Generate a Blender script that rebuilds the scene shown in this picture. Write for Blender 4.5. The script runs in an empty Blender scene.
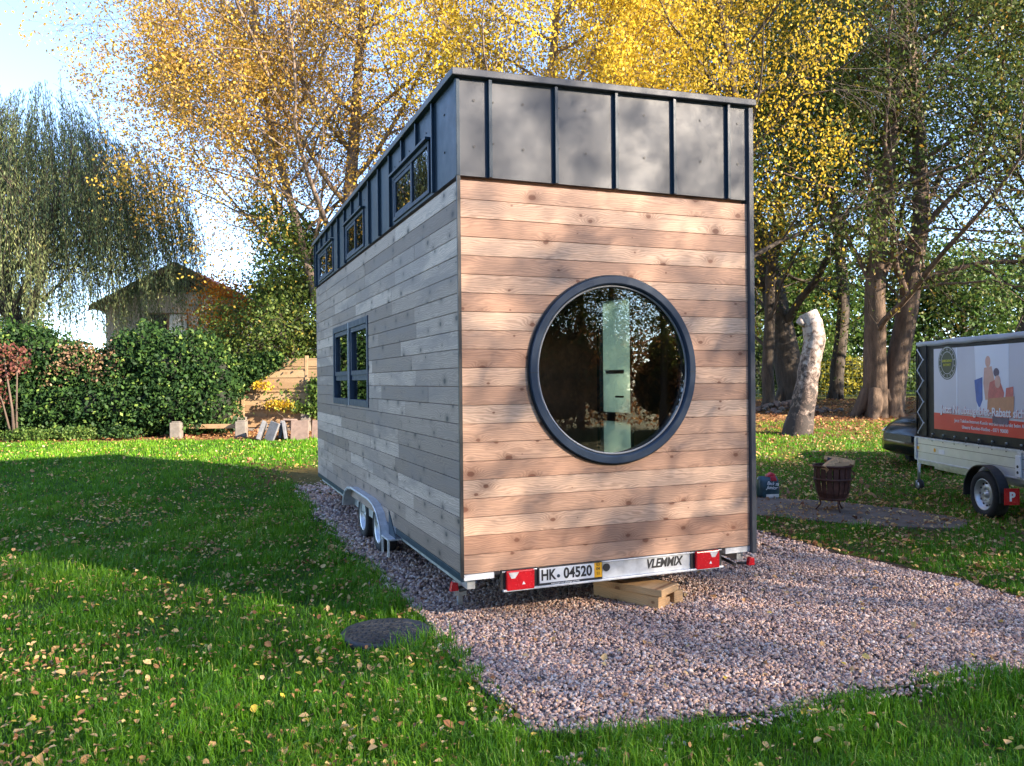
import bpy, math, random
import numpy as np
from mathutils import Vector, Matrix
scn = bpy.context.scene
COL = scn.collection
rng = np.random.default_rng(7)
PI = math.pi

# ------------------------------------------------------------------ site frame
YAW = 0.376
C0 = np.array([-1.762, -5.466])
FV = np.array([math.sin(YAW), math.cos(YAW)])
RV = np.array([math.cos(YAW), -math.sin(YAW)])
def W(lat, s):
    return C0[0] + lat*RV[0] + s*FV[0], C0[1] + lat*RV[1] + s*FV[1]
def terr_s(s):
    s = np.asarray(s, float)
    t = np.clip(s-13, -1.5, 1.5)
    soft = (t+1.5)**2/6.0
    r = np.where(s < 11.5, 0, np.where(s < 14.5, soft, s-13))
    return 0.045*np.minimum(r, 19) + 0.004*np.clip(s-32, 0, 60)
def T(x, y):
    return terr_s((np.asarray(x)-C0[0])*FV[0] + (np.asarray(y)-C0[1])*FV[1])
def TL(s): return float(terr_s(s))

# ------------------------------------------------------------------ materials
def newmat(name):
    m = bpy.data.materials.new(name); m.use_nodes = True
    nt = m.node_tree
    b = nt.nodes['Principled BSDF']
    return m, nt, b
def N(nt, t, **kw):
    n = nt.nodes.new(t)
    for k, v in kw.items(): setattr(n, k, v)
    return n
def ramp(nt, stops, src=None, interp='LINEAR'):
    r = N(nt, 'ShaderNodeValToRGB'); cr = r.color_ramp; cr.interpolation = interp
    while len(cr.elements) < len(stops): cr.elements.new(0.5)
    for e, (p, c) in zip(cr.elements, stops):
        e.position = p; e.color = (*c, 1) if len(c) == 3 else c
    if src is not None: nt.links.new(src, r.inputs[0])
    return r
def noise(nt, vec, scale, detail=4, rough=.55, dist=0):
    n = N(nt, 'ShaderNodeTexNoise'); n.inputs['Scale'].default_value = scale
    n.inputs['Detail'].default_value = detail; n.inputs['Roughness'].default_value = rough
    n.inputs['Distortion'].default_value = dist
    if vec is not None: nt.links.new(vec, n.inputs['Vector'])
    return n
def math_(nt, op, a, b=None, clamp=False):
    n = N(nt, 'ShaderNodeMath', operation=op); n.use_clamp = clamp
    if op == 'MULTIPLY_ADD': n.inputs[2].default_value = .006
    for i, v in enumerate((a, b)):
        if v is None: continue
        if isinstance(v, (int, float)): n.inputs[i].default_value = v
        else: nt.links.new(v, n.inputs[i])
    return n.outputs[0]
def mixc(nt, f, a, b, mode='MIX'):
    n = N(nt, 'ShaderNodeMix', data_type='RGBA', blend_type=mode)
    for sock, v in ((n.inputs[0], f), (n.inputs[6], a), (n.inputs[7], b)):
        if isinstance(v, (int, float)): sock.default_value = v
        elif isinstance(v, tuple): sock.default_value = (*v, 1) if len(v) == 3 else v
        else: nt.links.new(v, sock)
    return n.outputs[2]
def bump(nt, b, h, strength=.3, dist=.01):
    n = N(nt, 'ShaderNodeBump'); n.inputs['Strength'].default_value = strength
    n.inputs['Distance'].default_value = dist
    nt.links.new(h, n.inputs['Height']); nt.links.new(n.outputs[0], b.inputs['Normal'])
def objco(nt):
    return N(nt, 'ShaderNodeTexCoord').outputs['Object']
def mapping(nt, vec, scale=(1, 1, 1), loc=(0, 0, 0), rot=(0, 0, 0)):
    m = N(nt, 'ShaderNodeMapping'); m.inputs['Scale'].default_value = scale
    m.inputs['Location'].default_value = loc; m.inputs['Rotation'].default_value = rot
    nt.links.new(vec, m.inputs['Vector']); return m.outputs[0]
def attr(nt, name='r'):
    return N(nt, 'ShaderNodeAttribute', attribute_name=name).outputs['Fac']

def simple(name, col, rough=.6, metal=0, var=.12, vscale=8, bumpy=0, spec=.5, bscale=40):
    m, nt, b = newmat(name)
    co = objco(nt); n = noise(nt, co, vscale, 5, .6)
    lo = tuple(c*(1-var) for c in col); hi = tuple(min(1, c*(1+var)) for c in col)
    r = ramp(nt, [(.3, lo), (.7, hi)], n.outputs[0]); nt.links.new(r.outputs[0], b.inputs['Base Color'])
    b.inputs['Metallic'].default_value = metal
    b.inputs['Specular IOR Level'].default_value = spec
    rr = ramp(nt, [(.3, (rough*.85,)*3), (.75, (min(1, rough*1.2),)*3)], noise(nt, co, vscale*2.3, 4).outputs[0])
    nt.links.new(rr.outputs[0], b.inputs['Roughness'])
    if bumpy: bump(nt, b, noise(nt, co, bscale, 5).outputs[0], bumpy, .004)
    return m

def leafmat(name, stops, trans=.45, rough=.5, gloss=.25):
    m = bpy.data.materials.new(name); m.use_nodes = True; nt = m.node_tree; nt.nodes.clear()
    r = ramp(nt, stops, attr(nt))
    b = N(nt, 'ShaderNodeBsdfPrincipled'); b.inputs['Roughness'].default_value = rough
    b.inputs['Specular IOR Level'].default_value = gloss
    nt.links.new(r.outputs[0], b.inputs['Base Color'])
    t = N(nt, 'ShaderNodeBsdfTranslucent'); nt.links.new(r.outputs[0], t.inputs[0])
    mx = N(nt, 'ShaderNodeMixShader'); mx.inputs[0].default_value = trans
    nt.links.new(b.outputs[0], mx.inputs[1]); nt.links.new(t.outputs[0], mx.inputs[2])
    o = N(nt, 'ShaderNodeOutputMaterial'); nt.links.new(mx.outputs[0], o.inputs[0])
    return m

def woodmat(name, tones, knotcol, axis, pitch, streak=.35, weather=0):
    """softwood boards; axis = 0 boards run along X, 1 along Y"""
    m, nt, b = newmat(name)
    co = objco(nt); sep = N(nt, 'ShaderNodeSeparateXYZ'); nt.links.new(co, sep.inputs[0])
    along = sep.outputs[axis]; up = sep.outputs[2]
    rb = attr(nt, 'r')
    a2 = math_(nt, 'ADD', along, math_(nt, 'MULTIPLY', rb, 37.0))
    cmb = N(nt, 'ShaderNodeCombineXYZ'); nt.links.new(a2, cmb.inputs[0]); nt.links.new(up, cmb.inputs[1])
    v2 = cmb.outputs[0]
    # knots
    vs = mapping(nt, v2, (2.1, 1/pitch*.93, 1))
    vo = N(nt, 'ShaderNodeTexVoronoi', voronoi_dimensions='2D'); vo.inputs['Scale'].default_value = 1
    vo.inputs['Randomness'].default_value = .9
    nt.links.new(vs, vo.inputs['Vector'])
    pos = mapping(nt, vo.outputs['Position'], (1/2.1, pitch/.93, 1))
    df = N(nt, 'ShaderNodeVectorMath', operation='SUBTRACT'); nt.links.new(v2, df.inputs[0]); nt.links.new(pos, df.inputs[1])
    dsc = mapping(nt, df.outputs[0], (1, 1.5, 0))
    ln = N(nt, 'ShaderNodeVectorMath', operation='LENGTH'); nt.links.new(dsc, ln.inputs[0])
    d = math_(nt, 'ADD', ln.outputs['Value'], math_(nt, 'MULTIPLY', math_(nt, 'SUBTRACT', noise(nt, v2, 45, 2).outputs[0], .5), .014))
    sd = N(nt, 'ShaderNodeSeparateColor'); nt.links.new(vo.outputs['Color'], sd.inputs[0])
    size = math_(nt, 'MULTIPLY_ADD', sd.outputs[0], .024)
    inside = math_(nt, 'SUBTRACT', size, d)
    knot = ramp(nt, [(0, (0, 0, 0)), (1, (1, 1, 1))], math_(nt, 'MULTIPLY', math_(nt, 'ADD', inside, .004), 120, True)).outputs[0]
    halo = math_(nt, 'POWER', 2.718, math_(nt, 'MULTIPLY', math_(nt, 'MULTIPLY', d, d), -260))
    halo = math_(nt, 'MULTIPLY', halo, math_(nt, 'MULTIPLY', sd.outputs[0], 1.3))
    # grain lines bent round knots
    warp = noise(nt, mapping(nt, v2, (1.1, 5, 1)), 2.2, 3, .5)
    g = math_(nt, 'ADD', math_(nt, 'MULTIPLY', up, 1.0), math_(nt, 'MULTIPLY', warp.outputs[0], .11))
    g = math_(nt, 'ADD', g, math_(nt, 'MULTIPLY', halo, .06))
    lines = math_(nt, 'SINE', math_(nt, 'MULTIPLY', g, 420))
    fine = noise(nt, mapping(nt, v2, (1.6, 95, 1)), 1.0, 6, .7)
    grain = math_(nt, 'ADD', math_(nt, 'MULTIPLY', math_(nt, 'ADD', lines, 1), .5*.38), math_(nt, 'MULTIPLY', fine.outputs[0], .75))
    base = ramp(nt, tones, rb)
    patch = noise(nt, mapping(nt, v2, (.9, 4, 1)), 1.7, 4, .6)
    c = mixc(nt, math_(nt, 'MULTIPLY', patch.outputs[0], .28), base.outputs[0], tones[len(tones)//2][1])
    dk = tuple(x*.52 for x in tones[0][1]); 
    c = mixc(nt, math_(nt, 'MULTIPLY', math_(nt, 'SUBTRACT', grain, .28, True), streak*2.2, True), c, dk)
    c = mixc(nt, math_(nt, 'MULTIPLY', halo, .6), c, tuple((a+k)/2 for a, k in zip(dk, knotcol)))
    c = mixc(nt, math_(nt, 'MULTIPLY', knot, .85), c, knotcol)
    if weather:
        w1 = noise(nt, mapping(nt, co, (1, .35, 2.2)), 1.5, 6, .65, .6)
        f = ramp(nt, [(.47, (0, 0, 0)), (.60, (1, 1, 1))], w1.outputs[0]).outputs[0]
        c = mixc(nt, math_(nt, 'MULTIPLY', f, weather), c, (.20, .16, .15))
    nt.links.new(c, b.inputs['Base Color']); b.inputs['Roughness'].default_value = .62
    b.inputs['Specular IOR Level'].default_value = .35
    bump(nt, b, grain, .25, .003)
    return m

M = {}
M['larch'] = woodmat('planed_softwood', [(0, (.43, .225, .145)), (.3, (.55, .32, .215)), (.6, (.67, .425, .295)), (1, (.77, .55, .405))], (.16, .06, .035), 0, .134, .5)
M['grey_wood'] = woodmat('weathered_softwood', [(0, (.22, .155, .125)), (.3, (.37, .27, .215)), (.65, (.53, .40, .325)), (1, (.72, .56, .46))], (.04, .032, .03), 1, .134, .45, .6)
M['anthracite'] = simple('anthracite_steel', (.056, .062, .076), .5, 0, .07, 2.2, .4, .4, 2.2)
M['anthracite_sky_tint'] = simple('anthracite_steel_sky_tint', (.012, .034, .058), .42, 0, .08, 3, 0, .3)  # same anthracite metal, with the sky reflection put into its blue colour
M['frame'] = simple('painted_frame', (.022, .042, .075), .5, .0, .1, 5, spec=.25)
M['galv'] = simple('galvanised_steel', (.50, .53, .56), .42, .75, .22, 9, .05)
M['galv2'] = simple('galvanised_steel_matt', (.55, .57, .60), .5, .4, .2, 12, .05)
M['black'] = simple('black_plastic', (.02, .021, .024), .5, 0, .2)
M['rubber'] = simple('rubber', (.018, .018, .019), .8, 0, .25, 20, .1)
M['rim'] = simple('steel_rim', (.6, .62, .65), .35, .7, .1)
M['bead'] = simple('grey_bead', (.22, .23, .25), .5, 0, .1)
M['white'] = simple('white_coat', (.78, .79, .80), .5, 0, .05)
M['red'] = simple('red_plastic', (.6, .012, .02), .25, 0, .12, 20)
M['lens'] = simple('clear_lens', (.8, .78, .76), .15, .2, .1, 30)
M['yellow'] = simple('yellow_film', (.85, .42, .02), .4, 0, .08)
M['ink'] = simple('black_ink', (.02, .02, .022), .5, 0, .1)
M['whiteink'] = simple('white_ink', (.85, .85, .87), .5, 0, .03)
M['timber'] = woodmat('sawn_timber', [(0, (.52, .30, .14)), (.5, (.62, .38, .19)), (1, (.7, .45, .24))], (.2, .09, .04), 0, .2, .3)
M['cut'] = simple('cut_wood', (.62, .36, .17), .75, 0, .3, 25, .3)
M['interior_dark'] = simple('dark_panel', (.34, .19, .12), .6, 0, .3, 4)
M['interior_light'] = simple('pale_panel', (.60, .66, .60), .5, 0, .05, 4)
M['oak_floor'] = simple('oak_floor', (.30, .18, .09), .4, 0, .2, 6)

def glassmat(name, tint, refl_ior=1.9, rough=.0):
    m = bpy.data.materials.new(name); m.use_nodes = True; nt = m.node_tree; nt.nodes.clear()
    t = N(nt, 'ShaderNodeBsdfTransparent'); t.inputs[0].default_value = (*tint, 1)
    g = N(nt, 'ShaderNodeBsdfGlossy'); g.inputs['Roughness'].default_value = rough
    g.inputs[0].default_value = (.95, .95, .95, 1)
    # slightly uneven pane so reflections break up
    co = objco(nt); bp = N(nt, 'ShaderNodeBump'); bp.inputs['Strength'].default_value = .03; bp.inputs['Distance'].default_value = .01
    nt.links.new(noise(nt, co, 3, 2).outputs[0], bp.inputs['Height']); nt.links.new(bp.outputs[0], g.inputs['Normal'])
    f = N(nt, 'ShaderNodeFresnel'); f.inputs[0].default_value = refl_ior
    mx = N(nt, 'ShaderNodeMixShader'); nt.links.new(f.outputs[0], mx.inputs[0])
    nt.links.new(t.outputs[0], mx.inputs[1]); nt.links.new(g.outputs[0], mx.inputs[2])
    o = N(nt, 'ShaderNodeOutputMaterial'); nt.links.new(mx.outputs[0], o.inputs[0])
    return m
M['glass'] = glassmat('window_glass', (.86, .84, .80), 1.8)
M['beech_leaf'] = leafmat('beech_leaf', [(0, (.16, .07, .035)), (.6, (.30, .14, .06)), (1, (.42, .24, .09))], .5)
M['milk_glass'] = None

def barkmat(name, c1, c2, scale=(9, 9, 2), b_=.8, moss=None):
    m, nt, b = newmat(name); co = objco(nt)
    n1 = noise(nt, mapping(nt, co, scale), 1.0, 6, .7, .4)
    r = ramp(nt, [(.32, c1), (.68, c2)], n1.outputs[0])
    c = r.outputs[0]
    if moss:
        f = ramp(nt, [(.5, (0, 0, 0)), (.65, (1, 1, 1))], noise(nt, co, 1.2, 4).outputs[0]).outputs[0]
        c = mixc(nt, math_(nt, 'MULTIPLY', f, .6), c, moss)
    nt.links.new(c, b.inputs['Base Color']); b.inputs['Roughness'].default_value = .9
    bump(nt, b, n1.outputs[0], b_, .05)
    return m
M['bark_dark'] = barkmat('dark_bark', (.028, .022, .018), (.10, .075, .055))
M['bark_oak'] = barkmat('furrowed_bark', (.045, .03, .022), (.16, .105, .072), (7, 7, 1.6), .9)
M['bark_birch'] = barkmat('birch_bark', (.06, .042, .032), (.27, .20, .155), (3, 3, 5), .4)
M['bark_twig'] = barkmat('twig_bark', (.05, .035, .028), (.13, .09, .065))
# pale peeling birch stump bark
def stumpmat():
    m, nt, b = newmat('peeling_birch_bark'); co = objco(nt)
    n1 = noise(nt, mapping(nt, co, (8, 8, 7)), 1.0, 6, .72, .5)
    h = N(nt, 'ShaderNodeSeparateXYZ'); nt.links.new(co, h.inputs[0])
    low = math_(nt, 'MULTIPLY', math_(nt, 'SUBTRACT', 1.7, h.outputs[2]), .10)
    v = math_(nt, 'SUBTRACT', n1.outputs[0], low)
    r = ramp(nt, [(.40, (.035, .025, .022)), (.48, (.15, .105, .085)), (.54, (.24, .185, .155)), (.62, (.35, .30, .27))], v)
    nt.links.new(r.outputs[0], b.inputs['Base Color']); b.inputs['Roughness'].default_value = .8
    bump(nt, b, n1.outputs[0], .6, .03)
    return m
M['stump'] = stumpmat()

# foliage palettes (r = per-leaf random)
M['birch_leaf'] = leafmat('birch_leaf', [(0, (.24, .12, .045)), (.35, (.44, .25, .05)), (.7, (.58, .38, .06)), (1, (.64, .50, .10))])
M['gold_leaf'] = leafmat('golden_leaf', [(0, (.30, .21, .03)), (.4, (.55, .37, .035)), (.8, (.70, .50, .05)), (1, (.80, .64, .14))], .5)
M['orange_leaf'] = leafmat('orange_leaf', [(0, (.55, .10, .02)), (.5, (.72, .28, .03)), (1, (.75, .45, .05))], .5)
M['olive_leaf'] = leafmat('olive_leaf', [(0, (.04, .08, .015)), (.5, (.09, .145, .03)), (.85, (.17, .20, .04)), (1, (.42, .28, .05))], .4)
M['oak_leaf'] = leafmat('oak_leaf', [(0, (.032, .055, .014)), (.45, (.075, .115, .025)), (.78, (.15, .16, .035)), (.9, (.30, .19, .03)), (1, (.42, .20, .03))], .35)
M['green_leaf'] = leafmat('green_leaf', [(0, (.03, .07, .015)), (.5, (.07, .14, .03)), (1, (.17, .24, .05))])
M['dark_leaf'] = leafmat('evergreen_leaf', [(0, (.012, .03, .010)), (.6, (.03, .065, .018)), (1, (.07, .12, .03))], .25)
M['willow_leaf'] = leafmat('willow_leaf', [(0, (.075, .115, .055)), (.5, (.18, .235, .10)), (.85, (.30, .33, .13)), (1, (.42, .36, .12))], .4)
M['hedge_leaf'] = leafmat('hedge_leaf', [(0, (.012, .034, .012)), (.55, (.020, .052, .015)), (.9, (.052, .11, .024)), (1, (.16, .23, .05))], .2, .55, .15)
M['red_leaf'] = leafmat('red_leaf', [(0, (.09, .03, .03)), (.6, (.18, .06, .05)), (1, (.26, .14, .07))], .4)
M['grass'] = leafmat('grass_blade', [(0, (.028, .11, .007)), (.4, (.065, .21, .010)), (.75, (.13, .31, .016)), (.93, (.25, .40, .03)), (1, (.46, .44, .12))], .4, .45, .3)
M['litter'] = leafmat('fallen_leaf', [(0, (.24, .10, .045)), (.3, (.50, .26, .11)), (.6, (.72, .44, .19)), (.85, (.80, .58, .28)), (1, (.80, .56, .07))], .25, .6, .25)
M['litter_dark'] = leafmat('brown_fallen_leaf', [(0, (.16, .07, .045)), (.4, (.30, .14, .08)), (.75, (.45, .22, .10)), (1, (.62, .36, .12))], .2, .6, .25)

def groundmat():
    m, nt, b = newmat('lawn_soil'); co = objco(nt)
    g = ramp(nt, [(.3, (.025, .06, .012)), (.55, (.05, .105, .018)), (.75, (.09, .13, .03))], noise(nt, co, 6, 6, .7).outputs[0]).outputs[0]
    l = ramp(nt, [(.3, (.10, .05, .03)), (.5, (.24, .13, .06)), (.62, (.34, .20, .08)), (.75, (.10, .13, .035))], noise(nt, co, 9, 6, .75).outputs[0]).outputs[0]
    a = attr(nt, 'litter')
    f = math_(nt, 'ADD', math_(nt, 'MULTIPLY', a, 1.3), math_(nt, 'MULTIPLY', math_(nt, 'SUBTRACT', noise(nt, co, 1.1, 5, .7).outputs[0], .62), .9), True)
    c = mixc(nt, f, g, l)
    nt.links.new(c, b.inputs['Base Color']); b.inputs['Roughness'].default_value = .95
    b.inputs['Specular IOR Level'].default_value = .1
    bump(nt, b, noise(nt, co, 25, 6, .8).outputs[0], .8, .04)
    return m
M['ground'] = groundmat()
M['soil'] = simple('bare_soil', (.07, .045, .032), .95, 0, .5, 14, .9, .1, 60)
def pebblemat():
    m, nt, b = newmat('pebble')
    r = ramp(nt, [(0, (.10, .06, .06)), (.2, (.30, .175, .155)), (.45, (.58, .36, .28)), (.62, (.66, .39, .23)), (.8, (.70, .51, .41)), (.93, (.85, .70, .60)), (1, (.30, .28, .31))], attr(nt))
    co = objco(nt); c = mixc(nt, .2, r.outputs[0], ramp(nt, [(.3, (.24, .18, .17)), (.7, (.70, .55, .49))], noise(nt, co, 90, 3).outputs[0]).outputs[0])
    nt.links.new(c, b.inputs['Base Color']); b.inputs['Roughness'].default_value = .7
    return m
M['pebble'] = pebblemat()
def gravelbase():
    m, nt, b = newmat('gravel_bed'); co = objco(nt)
    v = N(nt, 'ShaderNodeTexVoronoi'); v.inputs['Scale'].default_value = 38; nt.links.new(co, v.inputs['Vector'])
    sc = N(nt, 'ShaderNodeSeparateColor'); nt.links.new(v.outputs['Color'], sc.inputs[0])
    r = ramp(nt, [(0, (.10, .08, .085)), (.5, (.26, .21, .20)), (.8, (.36, .27, .22)), (1, (.5, .46, .44))], sc.outputs[0])
    nt.links.new(r.outputs[0], b.inputs['Base Color']); b.inputs['Roughness'].default_value = .85
    bump(nt, b, math_(nt, 'SUBTRACT', 1, v.outputs['Distance']), .9, .03)
    return m
M['gravel'] = gravelbase()
M['concrete'] = simple('concrete', (.16, .14, .12), .9, 0, .3, 7, .5)
M['slab'] = simple('worn_concrete_slab', (.15, .11, .085), .85, 0, .4, 3, .5)
M['paver_pink'] = simple('pinkish_paver', (.17, .12, .10), .9, 0, .25, 9, .5)
M['paver_grey'] = simple('bluish_paver', (.13, .135, .15), .9, 0, .25, 9, .5)
M['fence_wood'] = woodmat('fence_board', [(0, (.24, .15, .08)), (.5, (.33, .22, .125)), (1, (.42, .30, .175))], (.2, .12, .06), 0, .16, .35)
M['cover'] = simple('manhole_plastic', (.028, .033, .042), .6, 0, .25, 6, .2)

# ------------------------------------------------------------------ mesh helpers
def raw_mesh(name, verts, faces_flat, counts, mat, parent=None, r=None, smooth=False):
    me = bpy.data.meshes.new(name)
    verts = np.asarray(verts, np.float32); faces_flat = np.asarray(faces_flat, np.int32)
    me.vertices.add(len(verts)); me.vertices.foreach_set('co', verts.ravel())
    me.loops.add(len(faces_flat)); me.loops.foreach_set('vertex_index', faces_flat)
    nf = len(counts) if hasattr(counts, '__len__') else len(faces_flat)//counts
    cnt = np.asarray(counts, np.int32) if hasattr(counts, '__len__') else np.full(nf, counts, np.int32)
    st = np.concatenate([[0], np.cumsum(cnt)[:-1]]).astype(np.int32)
    me.polygons.add(nf); me.polygons.foreach_set('loop_start', st)
    if smooth: me.polygons.foreach_set('use_smooth', np.ones(nf, bool))
    if r is not None:
        a = me.attributes.new('r', 'FLOAT', 'FACE'); a.data.foreach_set('value', np.asarray(r, np.float32))
    me.update(calc_edges=True); me.validate()
    if isinstance(mat, (list, tuple)):
        for x in mat: me.materials.append(x)
    elif mat: me.materials.append(mat)
    o = bpy.data.objects.new(name, me); COL.objects.link(o)
    if parent: o.parent = parent
    return o

class MB:
    def __init__(s): s.v = []; s.f = []; s.r = []; s.sm = []; s.g = []
    def mark(s): s.g.append((len(s.v), len(s.f)))
    def add(s, vs, fs, r=0.0, sm=False):
        o = len(s.v); s.v += [tuple(v) for v in vs]
        for f in fs: s.f.append([i+o for i in f]); s.r.append(r); s.sm.append(sm)
        return s
    def box(s, x0, x1, y0, y1, z0, z1, r=0.0, mtx=None):
        s.mark()
        vs = [(x, y, z) for z in (z0, z1) for y in (y0, y1) for x in (x0, x1)]
        if mtx is not None: vs = [tuple(mtx @ Vector(v)) for v in vs]
        return s.add(vs, [(0, 2, 3, 1), (4, 5, 7, 6), (0, 1, 5, 4), (2, 6, 7, 3), (0, 4, 6, 2), (1, 3, 7, 5)], r)
    def prism(s, poly, ax, a0, a1, r=0.0, sm=False):
        """poly of 2D points in the other two axes; extruded along ax"""
        s.mark(); n = len(poly); vs = []
        for a in (a0, a1):
            for p in poly:
                q = list(p); q.insert(ax, a); vs.append(q)
        fs = [list(range(n))[::-1], list(range(n, 2*n))]
        s.add(vs, fs, r)
        o = len(s.v)-2*n
        for i in range(n):
            j = (i+1) % n; s.f.append([o+i, o+j, o+n+j, o+n+i]); s.r.append(r); s.sm.append(sm)
        return s
    def tube(s, pts, rad, n=8, r=0.0, cap=True, sm=True):
        s.mark(); pts = [Vector(p) for p in pts]; m = len(pts)
        if not hasattr(rad, '__len__'): rad = [rad]*m
        rings = []; up = Vector((0, 0, 1)); o = len(s.v)
        d0 = (pts[1]-pts[0]).normalized()
        a = d0.orthogonal().normalized()
        for i, p in enumerate(pts):
            d = (pts[min(i+1, m-1)]-pts[max(i-1, 0)]).normalized()
            a = (a - d*a.dot(d)).normalized(); b = d.cross(a)
            for k in range(n):
                t = 2*PI*k/n; s.v.append(tuple(p+(a*math.cos(t)+b*math.sin(t))*rad[i]))
        for i in range(m-1):
            for k in range(n):
                k2 = (k+1) % n
                s.f.append([o+i*n+k, o+i*n+k2, o+(i+1)*n+k2, o+(i+1)*n+k]); s.r.append(r); s.sm.append(sm)
        if cap:
            s.f.append([o+k for k in range(n)][::-1]); s.r.append(r); s.sm.append(False)
            s.f.append([o+(m-1)*n+k for k in range(n)]); s.r.append(r); s.sm.append(False)
        return s
    def lathe(s, prof, c=(0, 0, 0), ax=2, n=32, r=0.0, sm=True, closed=False, cap=True):
        s.mark()
        """prof: (radius, height) list"""
        o = len(s.v); m = len(prof)
        for (rad, h) in prof:
            for k in range(n):
                t = 2*PI*k/n; q = [rad*math.cos(t), rad*math.sin(t)]; q.insert(ax, h)
                s.v.append(tuple(q[i]+c[i] for i in range(3)))
        for i in range(m if closed else m-1):
            i2 = (i+1) % m
            for k in range(n):
                k2 = (k+1) % n
                s.f.append([o+i*n+k, o+i*n+k2, o+i2*n+k2, o+i2*n+k]); s.r.append(r); s.sm.append(sm)
        if not closed and cap:
            for i in (0, m-1):
                if prof[i][0] > 1e-5:
                    s.f.append([o+i*n+k for k in range(n)]); s.r.append(r); s.sm.append(False)
        return s
    def build(s, name, mat, parent=None, bevel=0, loc=None, rot=None):
        flat = [i for f in s.f for i in f]
        o = raw_mesh(name, np.array(s.v), flat, [len(f) for f in s.f], mat, parent, s.r)
        o.data.polygons.foreach_set('use_smooth', s.sm)
        if bevel:
            b = o.modifiers.new('bevel', 'BEVEL'); b.width = bevel; b.segments = 2; b.limit_method = 'ANGLE'; b.angle_limit = .7
        if loc: o.location = loc
        if rot: o.rotation_euler = rot
        fix_normals(o)
        return o
def _each(s, name, mat, parent=None, bevel=0):
    """every primitive drawn so far becomes a part of its own"""
    out = []; g = s.g+[(len(s.v), len(s.f))]
    for (v0, f0), (v1, f1) in zip(g[:-1], g[1:]):
        q = MB(); q.v = s.v[v0:v1]; q.f = [[i-v0 for i in f] for f in s.f[f0:f1]]; q.r = s.r[f0:f1]; q.sm = s.sm[f0:f1]
        out.append(q.build(name, mat, parent, bevel))
    return out
MB.each = _each
def fix_normals(o):
    import bmesh
    bm = bmesh.new(); bm.from_mesh(o.data); bmesh.ops.recalc_face_normals(bm, faces=bm.faces); bm.to_mesh(o.data); bm.free()

def tag(o, label=None, cat=None, group=None, kind=None):
    if label: o['label'] = label
    if cat: o['category'] = cat
    if group: o['group'] = group
    if kind: o['kind'] = kind
    return o
def empty(name, loc, rz=0):
    o = bpy.data.objects.new(name, None); COL.objects.link(o); o.location = loc; o.rotation_euler = (0, 0, rz)
    o.empty_display_size = .1
    return o
def site(name, lat, s, rz=0, z=None):
    x, y = W(lat, s); return empty(name, (x, y, TL(s) if z is None else z), -YAW+rz)
def copy_tree(o, parent=None):
    c = o.copy(); COL.objects.link(c); c.parent = parent
    for ch in o.children: copy_tree(ch, c)
    return c
def text(name, body, size, mat, parent, loc, rot, shear=0, ext=.0015, xs=1, bold=0, spacing=1, align='CENTER'):
    cu = bpy.data.curves.new(name, 'FONT'); cu.body = body; cu.size = size; cu.extrude = ext; cu.shear = shear
    cu.offset = bold; cu.space_character = spacing; cu.align_x = align; cu.align_y = 'CENTER'
    t = bpy.data.objects.new(name, cu); COL.objects.link(t)
    bpy.context.view_layer.update()
    me = bpy.data.meshes.new_from_object(t.evaluated_get(bpy.context.evaluated_depsgraph_get()))
    bpy.data.objects.remove(t); me.materials.clear(); me.materials.append(mat)
    o = bpy.data.objects.new(name, me); COL.objects.link(o); o.parent = parent
    o.location = loc; o.rotation_euler = rot; o.scale = (xs, 1, 1)
    return o

# ------------------------------------------------------------------ leaves and trees
def leaves(name, P, size, r, mat, parent, aspect=.62, droop=.3, fold=0, flat=0, seed=1):
    """P (n,3) centres; one small rhombic leaf at each"""
    g = np.random.default_rng(seed); n = len(P)
    d = g.normal(size=(n, 3)); d[:, 2] -= droop*1.5; 
    if flat: d[:, 2] *= (1-flat)
    d /= np.linalg.norm(d, axis=1, keepdims=True)+1e-9
    nn = g.normal(size=(n, 3))
    if flat: nn[:, 2] = np.abs(nn[:, 2])+flat*4
    b = np.cross(d, nn); b /= np.linalg.norm(b, axis=1, keepdims=True)+1e-9
    size = np.asarray(size)*np.ones(n) if np.ndim(size) == 0 else size
    L = (size*(.7+.6*g.random(n)))[:, None]/2
    up = np.cross(b, d)
    tip = P+d*L; base = P-d*L; le = P+b*L*aspect+up*L*fold; ri = P-b*L*aspect+up*L*fold
    if fold:
        w1 = (.75+.35*g.random(n))[:, None]; w2 = (.55+.35*g.random(n))[:, None]; cu = up*L*(.25*g.normal(size=n)[:, None])
        q = [base, P-d*L*.35+b*L*aspect*w1+up*L*fold*w1, P+d*L*.40+b*L*aspect*w2+up*L*fold*w2+cu, tip+cu, P+d*L*.40-b*L*aspect*w2+up*L*fold*w2+cu, P-d*L*.35-b*L*aspect*w1+up*L*fold*w1]
        V = np.stack(q, 1).reshape(-1, 3); i = np.arange(n)[:, None]*6
        F = np.concatenate([i+0, i+1, i+2, i+3, i+0, i+3, i+4, i+5], 1).ravel(); c = 4; r = np.repeat(r, 2)
    else:
        V = np.stack([base, ri, tip, le], 1).reshape(-1, 3)
        i = np.arange(n)[:, None]*4
        F = np.concatenate([i+0, i+1, i+2, i+3], 1).ravel(); c = 4
    return raw_mesh(name, V, F, c, mat, parent, np.clip(r, 0, 1))

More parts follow.
